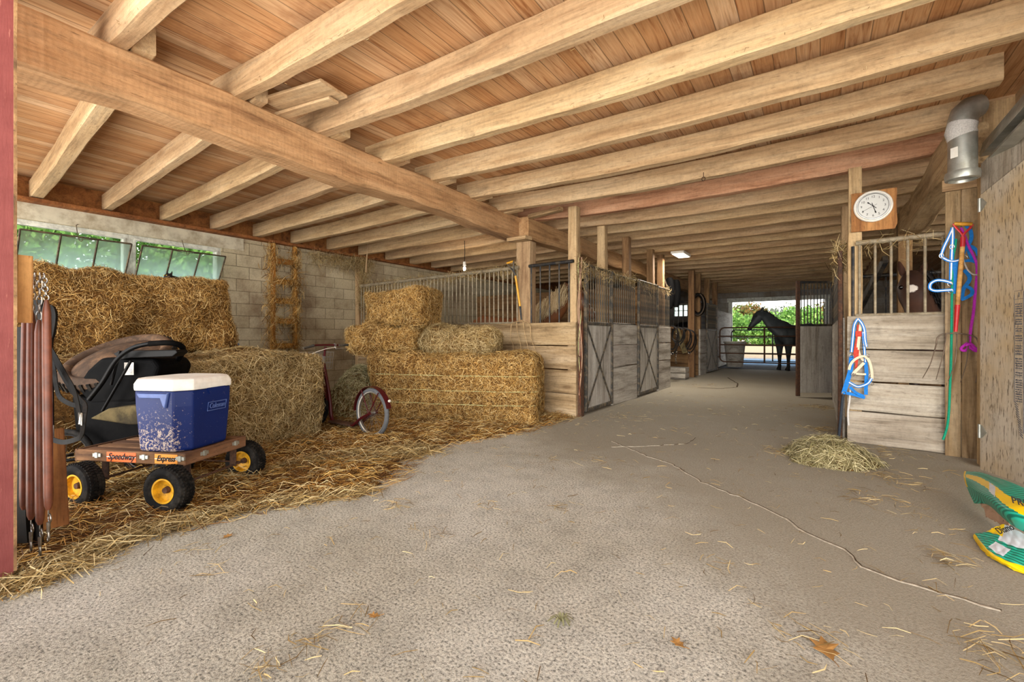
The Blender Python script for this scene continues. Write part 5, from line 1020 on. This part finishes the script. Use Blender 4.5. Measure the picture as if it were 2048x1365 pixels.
t = webset('halter', 'blue and white halter hung on the corner board of the right stall', og, PC, [
 ('blue',.026,[(1716,638,.02),(1709,650,.03),(1706,675,.03),(1703,705,.03)],False,1),('blue',.026,[(1716,638,.02),(1724,648,.03),(1729,662,.03),(1730,680,.04),(1733,694,.04)],False,1),('blue',.022,[(1726,664,.03),(1728,690,.03),(1731,725,.03)],False,1),
 ('blue',.040,[(1703,712,.03),(1701,740,.04),(1694,765,.05),(1687,788,.05)],False),('blue',.030,[(1687,786,.05),(1700,788,.05),(1716,792,.05),(1730,796,.05)],False),('blue',.026,[(1698,765,.05),(1712,773,.06),(1722,773,.07),(1736,767,.07),(1743,757,.06)],False,1),
 ('blue',.030,[(1731,725,.03),(1733,745,.04),(1732,775,.04),(1732,790,.04)],False),('blue',.026,[(1700,774,.05),(1712,786,.06),(1728,793,.06)],False)])
rings(t, og, PC, [(1703,712,.04),(1731,690,.04),(1742,752,.06),(1688,788,.06)])
og = PC(1715,645,.03)
t = webset('halter', 'cream and faded red halter hanging inside the blue one on the corner board', og, PC, [
 ('cream',.024,[(1722,645,.01),(1719,670,.02),(1716,700,.02),(1722,715,.02),(1728,722,.03)],False),('cream',.022,[(1698,740,.05),(1702,728,.06),(1712,718,.06),(1728,713,.06),(1738,722,.06),(1743,740,.06),(1744,757,.06),(1738,764,.05)],False),
 ('cream',.026,[(1728,726,.06),(1718,736,.06),(1706,748,.06)],False),('cream',.018,[(1712,748,.05),(1724,749,.05),(1732,749,.05)],False),('redweb',.030,[(1718,650,.01),(1717,670,.02),(1712,695,.02),(1708,725,.03)],False),('redweb',.020,[(1719,660,.01),(1716,700,.02),(1712,738,.03)],False)])
m = MB(); m.box(PC(1717,668,.03)-og, (.05,.01,.055)); m.build('red_patch', M['redweb'], t); rings(t, og, PC, [(1706,750,.07),(1736,712,.06),(1744,768,.05)], .012)
pixrope('pale_rope_end', 'pale rope end hanging below the halters on the corner board', PC, [(1701,775,.03),(1699,800,.03),(1696,825,.03),(1697,851,.03)], .0095, 'grey_rope'); pixrope('dark_lead', 'charcoal lead rope clipped under the blue halter on the stall corner', PC, [(1686,792,.05),(1684,808,.05),(1681,840,.05),(1677,880,.05)], .013, 'dark_rope')
# clock on its board
M['dial'] = simple('clock_dial', lin((205,205,200)), .6, 0, .2, .02, 10); cb_ = at_y(1747,421,5.845); bd = thing('clock_board', 'square plywood board nailed to the right stall corner post behind the clock', 'board', cb_); ply_ = MB(); r_ = random.Random(2)
poly = [(-.18,-.20)]+[(-.18+.36*i/8, .19+r_.uniform(-.004,.004)+.008*i/8) for i in range(9)]+[(.18+r_.uniform(-.006,.004), .18-.38*i/9) for i in range(1,9)]+[(.165,-.205)]
ply_.prism([(b,a) for a,b in poly], .018); ply_.build('plywood_square', M['ply'], bd, M4(((0,1,0,0),(0,0,1,0),(1,0,0,0),(0,0,0,1))))
ckc = at_y(1746,413,5.825); cl_ = thing('wall_clock', 'round white wall clock with black numerals above the right stall corner', 'clock', ckc); RXc = M4.Rotation(PI/2,4,'X')
m = MB(); m.lathe([(0,-.008),(.150,-.008),(.158,.0),(.157,.012),(.150,.02),(.143,.022),(.137,.018),(.136,.009),(0,.009)], 48, RXc); m.build('case', M['white'], cl_, smooth=40)
m = MB(); m.lathe([(.139,.017),(.134,.024),(.126,.024),(.120,.016)], 48, RXc, 0, True); m.build('silver_ring', M['chrome'], cl_, smooth=40)
m = MB(); m.lathe([(0,.010),(.124,.010),(.124,.013),(0,.013)], 48, RXc); fc = m.build('dial', M['dial'], cl_)
for k in range(1,13):
    a = PI/2-k*PI/6; text(str(k), .032, M['ink'], fc, M4.Translation((.094*math.cos(a),-.0136,.094*math.sin(a))) @ RXc, 'numeral', .0006)
for nm, ang, L_, w in (('hour_hand',-47,.062,.006),('minute_hand',163,.075,.0055),('second_hand',-118,.10,.0025)):
    a = math.radians(ang); d_ = V((math.sin(a),0,math.cos(a))); m = MB(); m.strap([V((0,-.016,0))-d_*.035, V((0,-.016,0))+d_*L_], w, .001, V((0,-1,0))); 
    if nm != 'second_hand': m.strap([V((0,-.0162,0))+d_*L_*.72, V((0,-.0162,0))+d_*L_*.9, V((0,-.0162,0))+d_*L_], w*2.0, .001, V((0,-1,0)))
    m.build(nm, M['ink'], cl_)
# ================= FEED BAG =================
s = NT('green_bag_print'); v = s.coord(randomize=False, scale=(1,1,1)); w_ = s.n('ShaderNodeTexWave', bands_direction='DIAGONAL'); s.l(v, w_.inputs['Vector']); w_.inputs['Scale'].default_value = 16; w_.inputs['Distortion'].default_value = 1.4; w_.inputs['Detail Scale'].default_value = .8
M['baggreen'] = s.fin(s.ramp(w_.outputs[1], [(.35, lin((8,112,92))), (.6, lin((40,178,150)))]), .38, 0, .45)
bo = at_z(2005,1030,0); bg_ = thing('feed_bag', 'crumpled green and yellow feed bag on the floor at the right edge, torn open', 'feed bag', bo)
def patch(name, rows, colour, mats, k=9, crease=.006, thick=.004, sd=1):
    k = 20
    G = [[at_z(u,v_,z)-bo for u,v_,z in r] for r in rows]; cols = [cat_rom(r, k) for r in G]; nc = len(cols[0]); lines = [cat_rom([c_[j] for c_ in cols], k) for j in range(nc)]; nr = len(lines[0])
    r_ = np.random.default_rng(sd); K = r_.normal(size=(5,2))*9; ph = r_.uniform(0,6.28,5); vs = []; fs = []; ms = []
    for j in range(nc):
        for i in range(nr): a, b_ = j/(nc-1), i/(nr-1); w = sum(abs(math.sin(a*K[q_][0]+b_*K[q_][1]+ph[q_])) for q_ in range(5))/5-.6; p = lines[j][i]; vs.append((p.x, p.y, p.z+w*crease*4))
    mb = MB()
    for j in range(nc-1):
        for i in range(nr-1): mb.add([], [], 0); mb.f.append((j*nr+i,(j+1)*nr+i,(j+1)*nr+i+1,j*nr+i+1)); mb.m.append(colour((j+.5)/(nc-1),(i+.5)/(nr-1)))
    mb.v = vs; o = mb.build(name, mats, bg_, smooth=50); md = o.modifiers.new('thick','SOLIDIFY'); md.thickness = thick; md.offset = -1; return o
BM = [M['baggreen'],M['bagyellow'],M['bagwhite'],M['paper']]
def cu_(a, b_):
    if a < .05 and b_ < .7: return 1
    c0 = .30+.30*max(0,a-.1); return 2 if (abs(b_-c0-.02) < .1 and .42 < a < .52) else (1 if (abs(b_-c0) < .085+.10*max(0,a-.45) and a > .06) else 0)
patch('upper_fold', [[(1929,944,.10),(1965,946,.16),(2010,962,.22),(2080,990,.24)],[(1927,952,.09),(1968,963,.17),(2012,986,.21),(2080,1015,.22)],[(1932,972,.07),(1968,992,.15),(2012,1022,.17),(2080,1045,.17)],[(1948,1007,.03),(1978,1012,.08),(2022,1050,.09),(2080,1075,.09)]], cu_, BM, 9, .0045, .004, 1)
patch('torn_lining', [[(1955,1003,.055),(1985,1005,.085),(2012,1030,.09)],[(1968,1020,.04),(1992,1025,.07),(2016,1045,.07)],[(1972,1036,.01),(1996,1044,.03),(2020,1058,.04)]], lambda a,b_: 3, BM, 8, .008, .003, 2)
def cl2(a, b_): return 1 if (b_ > .66 or (a < .35 and b_ < .25)) else (2 if (b_ < .35 and .3 < a) or (.42 < b_ < .6 and .3 < a < .6) else 0)
patch('lower_flap', [[(1985,1058,.06),(2008,1050,.075),(2040,1064,.08),(2085,1085,.08)],[(1966,1066,.04),(2000,1080,.05),(2035,1094,.055),(2085,1104,.06)],[(1949,1068,.025),(1976,1100,.03),(2012,1122,.03),(2085,1142,.03)],[(1947,1078,.006),(1974,1110,.006),(2012,1133,.006),(2085,1164,.006)]], cl2, BM, 9, .0025, .004, 3)
def bagtext(tx, u, v_, z, size, ang, tiltx=.9):
    p = at_z(u,v_,z)-bo; return text(tx, size, M['ink'], bg_, M4.Translation(p) @ M4.Rotation(YAW+.05,4,'Z') @ M4.Rotation(tiltx,4,'X') @ M4.Rotation(ang,4,'Z'), 'lettering', .001, .1, 'LEFT', .9, .0004)
bagtext('PREC', 2022, 1000, .232, .056, -.35); bagtext('Dismo', 1994, 1064, .092, .045, .22, .75)
# ================= HARNESS ALCOVE =================
def loopset(label, u, v0, v1, d, w, mat, name='bridle', cat='bridle'):
    org = at_d(u,v0,d); t = thing(name, label, cat, org, 0, 'harness hung in the alcove'); h_ = (v1-v0)*d/F
    for k in range(2): m = MB(); m.strap(cat_rom([V((-w*.4+.03*k,0,-h_*.1)),V((0,0,0)),V((w*.5,.02,-h_*.15)),V((w*.6-.05*k,.02,-h_*.6)),V((w*.1,0,-h_*(1-.15*k))),V((-w*.45,.0,-h_*.62))],4,True), .032, .008, V((.5,-.8,0)), True); m.build('strap', mat, t)
    m = MB(); m.tube([V((w*.1+.03*math.cos(a),-.02,-h_+.03*math.sin(a))) for a in [q_*2*PI/12 for q_ in range(12)]], .006, 5, True); m.build('ring', M['steel'], t); return t
for i, (u,v0,v1,d,w,lb) in enumerate(((1343,652,708,10.6,.26,'black bridle nearest the panel end in the harness alcove'),(1355,655,690,10.9,.26,'bridle beside the first one in the harness alcove'),(1367,656,702,11.3,.30,'bridle with a long tan flap in the middle of the harness alcove'),(1377,660,706,11.9,.3,'bridle furthest into the harness alcove'))): loopset(lb,u,v0,v1,d,w,M['leather_black'])
m = MB(); p = at_d(1360,690,11.1); m.strap([p+V((-.08,0,.4)), p+V((.05,.0,.0)), p+V((.12,0,-.2))], .12, .012, V((.5,-.8,0))); tag(m.build('leather_flap', M['dusty'], origin=p), 'tan leather flap hanging among the bridles in the alcove', 'leather flap')
pk = timber('tack_rail', (-2.95,10.15,1.30), (-2.95,13.2,1.28), .06, .06, M['post_dark']); tag(pk, 'dark rail the bridles hang from in the harness alcove', 'rail')
for i, (u,v0,v1,d,w,lb) in enumerate(((1339,556,618,10.5,.24,'folded black saddle pad hung high at the alcove entrance'),(1352,560,615,10.8,.22,'second dark pad hung high beside the first in the alcove'))):
    org = at_d(u,v0,d); t = thing('saddle_pad', lb, 'saddle pad', org, 0, 'pads hung high in the alcove'); h_ = (v1-v0)*d/F; m = MB()
    m.loft([[(w*sc_*math.cos(a)*.5, .06*math.sin(a), -h_*z_) for a in [q_*2*PI/12 for q_ in range(12)]] for z_, sc_ in ((0,.5),(.08,.8),(.35,1.0),(.7,.9),(.95,.6),(1,.4))]); m.build('pad', M['black'], t, smooth=60)
    m = MB(); m.strap(cat_rom([V((-w*.4,-.06,-h_*.05)),V((-w*.1,-.075,-h_*.4)),V((-w*.3,-.07,-h_*.85))],4), .03, .006, V((0,-1,0))); m.build('binding', M['tine'], t)
p = at_d(1397,606,12.55); t = thing('horse_collar', 'dark horse collar hanging on the post beyond the alcove', 'collar', p); m = MB(); m.tube([V((.16*math.cos(a),-.05,.27*math.sin(a)-.05)) for a in [q_*2*PI/24 for q_ in range(24)]], .055, 10, True); m.build('padded_ring', M['leather_black'], t, smooth=60)
m = MB(); m.tube([V((.17*math.cos(a),-.10,.30*math.sin(a)-.05)) for a in [PI*.62+q_*PI*1.76/20 for q_ in range(21)]], .014, 6); m.build('hames', M['tine'], t, smooth=60)
p = at_z(1371,762,0); bx = thing('wooden_crate', 'low grey wooden crate on the floor of the harness alcove', 'crate', (p.x-.35,p.y+.35,0))
for zz in (.1,.24): 
    for (a,b_) in (((-.3,-.2),(.3,-.2)),((.3,-.2),(.3,.2)),((-.3,.2),(.3,.2)),((-.3,-.2),(-.3,.2))): timber('crate_slat', (a[0],a[1],zz), (b_[0],b_[1],zz), .02, .12, M['grey_board'], bx, wob=.001)
timber('crate_base', (-.3,0,.02), (.3,0,.02), .38, .02, M['grey_board'], bx, wob=0)
p = at_z(1368,752,0); cn = thing('orange_cone', 'small orange-brown block standing behind the crate in the alcove', 'block', (p.x-.45,p.y+1.2,0)); m = MB(); m.loft([[(x*s_,y*s_,z) for x,y in ((-.08,-.08),(.08,-.08),(.08,.08),(-.08,.08))] for z,s_ in ((0,1.1),(.02,1.1),(.5,.6))]); m.build('body', M['ply'], cn)
cn.name = 'wood_offcut'
ch = thing('hanging_chain', 'bright chain hanging in the dark harness alcove', 'chain', at_d(1352,668,11.0)); m = MB(); link_chain(m, [V((.01*math.sin(k),0,-.055*k)) for k in range(14)], .018, .006); m.build('chain_links', M['steel'], ch)
# ================= HORSES AND CAT =================
def coat(name, c, c2, pts=(), dark_leg=None):
    s = NT(name); v = s.coord(randomize=False); n = s.noise(v, 3, 4); col_ = s.mix(c, c2, s.ramp(n, [(.35, g(0)), (.65, g(1))])); col_ = s.mix(col_, s.ramp(s.noise(s.coord(scale=(6,6,30), randomize=False), 4, 3), [(.3, g(.8)), (.7, g(1.1))]), .6, 'MULTIPLY')
    if dark_leg is not None:
        sx = s.n('ShaderNodeSeparateXYZ'); s.l(v, sx.inputs[0]); col_ = s.mix(dark_leg, col_, s.ramp(sx.outputs[2], [(.45, g(0)), (.7, g(1))]))
    for (p, r, cc) in pts:
        d = s.n('ShaderNodeVectorMath', operation='DISTANCE'); s.l(v, d.inputs[0]); d.inputs[1].default_value = p; nn = s.math('ADD', d.outputs['Value'], s.math('MULTIPLY', s.math('SUBTRACT', s.noise(v, 40, 3), .5), r*.9))
        mr = s.n('ShaderNodeMapRange'); s.l(nn, mr.inputs[0]); mr.inputs[1].default_value = r; mr.inputs[2].default_value = r*.75; col_ = s.mix(col_, cc, mr.outputs[0])
    return s.fin(col_, .48, 0, .35)
def horse(label, loc, fwd, poll_w, muz_w, mats, vox=.02, scale=1.0, withers=1.45, headside=None, group=None, mane_n=900, mane_L=.2, hk=1.0, mside=1, lk=1.0):
    """one continuous body (trunk, neck, head, legs) along local +X; poll and muzzle given as world points"""
    rz = math.atan2(fwd[1], fwd[0]); t = thing('horse', label, 'horse', loc, rz, group); inv = (M4.Translation(loc) @ M4.Rotation(rz,4,'Z')).inverted()
    P, Q = inv @ V(poll_w), inv @ V(muz_w); k = withers/1.45; lat = V((0,1,0)); m = MB()
    def limb(pts, rad, n=14, up=lat, leg=False):
        rg = []
        if leg: rad = [(a*lk, b*lk) for a, b in rad]
        for (p, x, y), (a, b) in zip(frames(pts, False, up), rad): rg.append([p+x*(b*math.cos(2*PI*j/n))+y*(a*math.sin(2*PI*j/n)) for j in range(n)])
        m.loft(rg)
    K = lambda x,y,z: V((x*k,y*k,z*k))
    limb([K(-.82,0,1.06),K(-.74,0,1.12),K(-.58,0,1.16),K(-.35,0,1.14),K(-.05,0,1.07),K(.2,0,1.05),K(.42,0,1.09),K(.60,0,1.12),K(.72,0,1.10)], [(.06*k,.1*k),(.20*k,.24*k),(.27*k,.29*k),(.27*k,.28*k),(.28*k,.31*k),(.28*k,.34*k),(.25*k,.34*k),(.20*k,.28*k),(.11*k,.17*k)], 20)
    base = K(.5,0,1.2); h = P-base; c1 = base+h*.38+V((.06,0,-.02)); c2 = base+h*.74+V((.03,0,.02)); back = (P-Q).normalized()
    limb([base-h*.1, base+h*.08, c1, c2, P-back*.0+V((0,0,-.02))], [(.18*k,.33*k),(.17*k,.32*k),(.135*k,.25*k),(.105*k,.19*k),(.085*k,.12*k)])
    hd = Q-P; side = hd.cross(h); side = side.normalized() if side.length > .05 else lat
    if headside is not None: side = (inv.to_3x3() @ V(headside)).normalized()
    HL = hd.length; fr = (side.cross(hd.normalized())).normalized()
    if fr.dot(h) > 0 and fr.z < 0: pass
    jaw = -fr if fr.dot(V((1,0,.4))) > 0 else fr
    if headside is not None: jaw = fr if fr.dot(base-P) > 0 else -fr
    hp = [P-hd*.06, P+hd*.06, P+hd*.22+jaw*.02, P+hd*.38+jaw*.025, P+hd*.58+jaw*.012, P+hd*.76, P+hd*.9, P+hd*1.0]
    limb(hp, [(.05*k*hk,.06*k),(.083*k*hk,.105*k),(.105*k*hk,.14*k),(.092*k*hk,.145*k),(.066*k*hk,.10*k),(.056*k*hk,.075*k),(.062*k*hk,.07*k),(.035*k,.04*k)], 16, side)
    for sg in (1,-1):
        e0 = P+side*(.062*k*hk*sg)-hd.normalized()*.02; e1 = e0+side*(.035*sg)-hd.normalized()*(.15*k*hk)-jaw*.015
        limb([e0, e0.lerp(e1,.4), e0.lerp(e1,.75), e1], [(.034*k,.022*k),(.038*k,.024*k),(.026*k,.018*k),(.008,.008)], 10, side)
        limb([K(.46,.15*sg,1.0),K(.47,.15*sg,.84),K(.47,.15*sg,.66),K(.47,.15*sg,.47),K(.47,.15*sg,.40),K(.47,.15*sg,.22),K(.47,.15*sg,.12),K(.50,.15*sg,.06),K(.51,.15*sg,.0)], [(.10*k,.15*k),(.085*k,.11*k),(.06*k,.07*k),(.048*k,.052*k),(.038*k,.042*k),(.03*k,.034*k),(.036*k,.042*k),(.042*k,.05*k),(.055*k,.062*k)], leg=True)
        limb([K(-.58,.14*sg,1.08),K(-.54,.15*sg,.88),K(-.50,.15*sg,.76),K(-.62,.14*sg,.60),K(-.71,.14*sg,.50),K(-.70,.14*sg,.40),K(-.68,.14*sg,.2),K(-.67,.14*sg,.12),K(-.63,.14*sg,.06),K(-.62,.14*sg,.0)], [(.14*k,.24*k),(.12*k,.19*k),(.10*k,.13*k),(.058*k,.075*k),(.05*k,.062*k),(.038*k,.046*k),(.032*k,.037*k),(.038*k,.045*k),(.044*k,.052*k),(.056*k,.064*k)], leg=True)
    o = m.build('body', mats[0], t); rm = o.modifiers.new('remesh','REMESH'); rm.mode = 'VOXEL'; rm.voxel_size = vox; rm.use_smooth_shade = True; sm = o.modifiers.new('smooth','SMOOTH'); sm.factor = .6; sm.iterations = max(3, int(.08/vox))
    for sg in (1,-1): e = P+hd*.27+side*(.088*k*hk*sg)-jaw*.055; b = MB(); b.ball(e, .024*k, 12); b.build('eye', M['eye'], t, smooth=60)
    for sg in (1,-1): e = P+hd*.92+side*(.044*k*sg)-jaw*.045; b = MB(); b.ball(e, (.012*k,.016*k,.016*k), 10); b.build('nostril', M['eye'], t, smooth=60)
    # mane along the crest, forelock, tail
    n = mane_n; f = rng.uniform(0,1,n); crest = []
    for q_ in f:
        c_ = (base+V((-.14,0,.2)) if False else base+h*.05).lerp(P, q_); w = -(jaw*0); nn = V((-h.z,0,h.x)); nn = nn.normalized() if nn.length > .01 else V((0,0,1)); nn = nn if nn.z > 0 else -nn; wd_ = (.24*(1-q_)+.10*q_)*k; crest.append(tuple(c_+nn*wd_))
    C = np.array(crest); D = np.tile([-.1,.25*mside,-1.0],(n,1)); C = C+np.array([0,.085*mside*k,-.03])+D*mane_L*.4+rng.normal(size=(n,3))*.02; o = strands('mane', C, np.tile([0,1.0*mside,.3],(n,1)), mane_L, .010, mats[1], t, .2, .3, T=D, tj=.25)
    n2 = 350; C = np.array([tuple(K(-.84,0,1.08-.75*q_)) for q_ in rng.uniform(0,1,n2)])+rng.normal(size=(n2,3))*.035; strands('tail', C, np.tile([-1.0,0,0],(n2,1)), .4, .012, mats[1], t, .1, .2, T=np.tile([0,0,-1.0],(n2,1)), tj=.15)
    return t
M['eye'] = simple('dark_eye', lin((14,10,10)), .12, 0, .6, 0)
M['mane_black'] = hue('black_mane', [lin((14,12,12)), lin((30,26,26)), lin((22,20,22))], .5); M['mane_flax'] = hue('flaxen_mane', [lin((196,172,130)), lin((226,206,166)), lin((170,140,100))], .6)
M['coat_dark'] = coat('dark_grey_coat', lin((84,90,92)), lin((54,58,62)), (), lin((34,34,36)))
fw = V((-.6,-.8,0)); horse('dark horse standing in the far doorway behind the pipe gate, head to the left', (-.66,17.28,0), fw, (-1.60,16.80,1.88), (-1.95,16.68,1.27), (M['coat_dark'], M['mane_black']), .022, withers=1.52, headside=(-.3,.95,.1), mane_n=700, mane_L=.2, hk=1.25, lk=1.4)
loc = V((1.26,7.55,0)); fw = V((-.42,-.907,0)); rz = math.atan2(fw.y, fw.x); inv = (M4.Translation(loc) @ M4.Rotation(rz,4,'Z')).inverted()
star = inv @ at_d(1824,577,4.68); M['coat_bay'] = coat('bay_coat', lin((78,52,40)), lin((56,38,32)), [(tuple(star), .05, lin((236,226,214)))], lin((30,22,20)))
horse('brown horse with a white star, facing out between the bars of the right stall', loc, fw, (.815,6.40,1.735), (.79,6.05,1.16), (M['coat_bay'], M['mane_black']), .013, withers=1.42, headside=(.99,.12,0), mane_L=.16, hk=1.3)
M['coat_chest'] = coat('chestnut_coat', lin((116,70,38)), lin((90,54,30))); horse('chestnut horse with a flaxen mane inside the first left stall', (-5.05,7.35,0), V((1,.02,0)), (-3.62,7.25,1.92), (-3.22,7.3,1.40), (M['coat_chest'], M['mane_flax']), .02, withers=1.52, mane_n=1600, mane_L=.34, mside=-1)
M['coat_black'] = coat('black_coat', lin((26,24,26)), lin((18,17,18))); horse('black horse standing in the second left stall behind the harness alcove', (-4.1,15.1,0), V((1,-.1,0)), (-3.15,14.9,1.55), (-2.98,14.85,1.05), (M['coat_black'], M['mane_black']), .025, withers=1.48, mane_n=300)
# cat peeking over the tall bale
cp = at_x(347,549,-6.95); ct = thing('cat', 'black cat crouching on the tall bale by the window, only its ears showing', 'cat', (cp.x,cp.y,1.765), -PI/2+.4); m = MB()
def climb(pts, rad, n=12):
    rg = []
    for (p, x, y), (a, b) in zip(frames(pts, False, V((0,1,0))), rad): rg.append([p+x*(b*math.cos(2*PI*j/n))+y*(a*math.sin(2*PI*j/n)) for j in range(n)])
    m.loft(rg)
climb([V((-.36,0,.05)),V((-.30,0,.055)),V((-.18,0,.055)),V((-.06,0,.055)),V((.0,0,.07)),V((.04,0,.09))], [(.03,.04),(.08,.045),(.085,.05),(.07,.045),(.05,.045),(.03,.03)]); m.ball((.07,0,.095), (.05,.048,.042), 14); m.ball((.108,0,.082), (.022,.024,.018), 10)
for sg in (1,-1):
    climb([V((.06,.028*sg,.12)),V((.055,.034*sg,.145)),V((.05,.04*sg,.178))], [(.020,.012),(.014,.008),(.002,.002)]); climb([V((-.02,.055*sg,.05)),V((.05,.06*sg,.02)),V((.12,.055*sg,.018))], [(.028,.03),(.02,.02),(.018,.015)]); climb([V((-.26,.07*sg,.05)),V((-.16,.095*sg,.03)),V((-.08,.09*sg,.018))], [(.04,.045),(.03,.028),(.018,.016)])
climb([V((-.34,0,.05)),V((-.38,.1,.03)),V((-.3,.16,.025)),V((-.15,.16,.022))], [(.02,.02),(.018,.018),(.016,.016),(.008,.008)])
o = m.build('body', M['coat_black'], ct); rm = o.modifiers.new('remesh','REMESH'); rm.mode = 'VOXEL'; rm.voxel_size = .007; rm.use_smooth_shade = True; sm = o.modifiers.new('smooth','SMOOTH'); sm.iterations = 3
M['cateye'] = simple('amber_eye', lin((190,160,40)), .15, 0, .6, 0)
for sg in (1,-1): m = MB(); m.ball((.112,.02*sg,.105), .008, 8); m.build('eye', M['cateye'], ct, smooth=60)
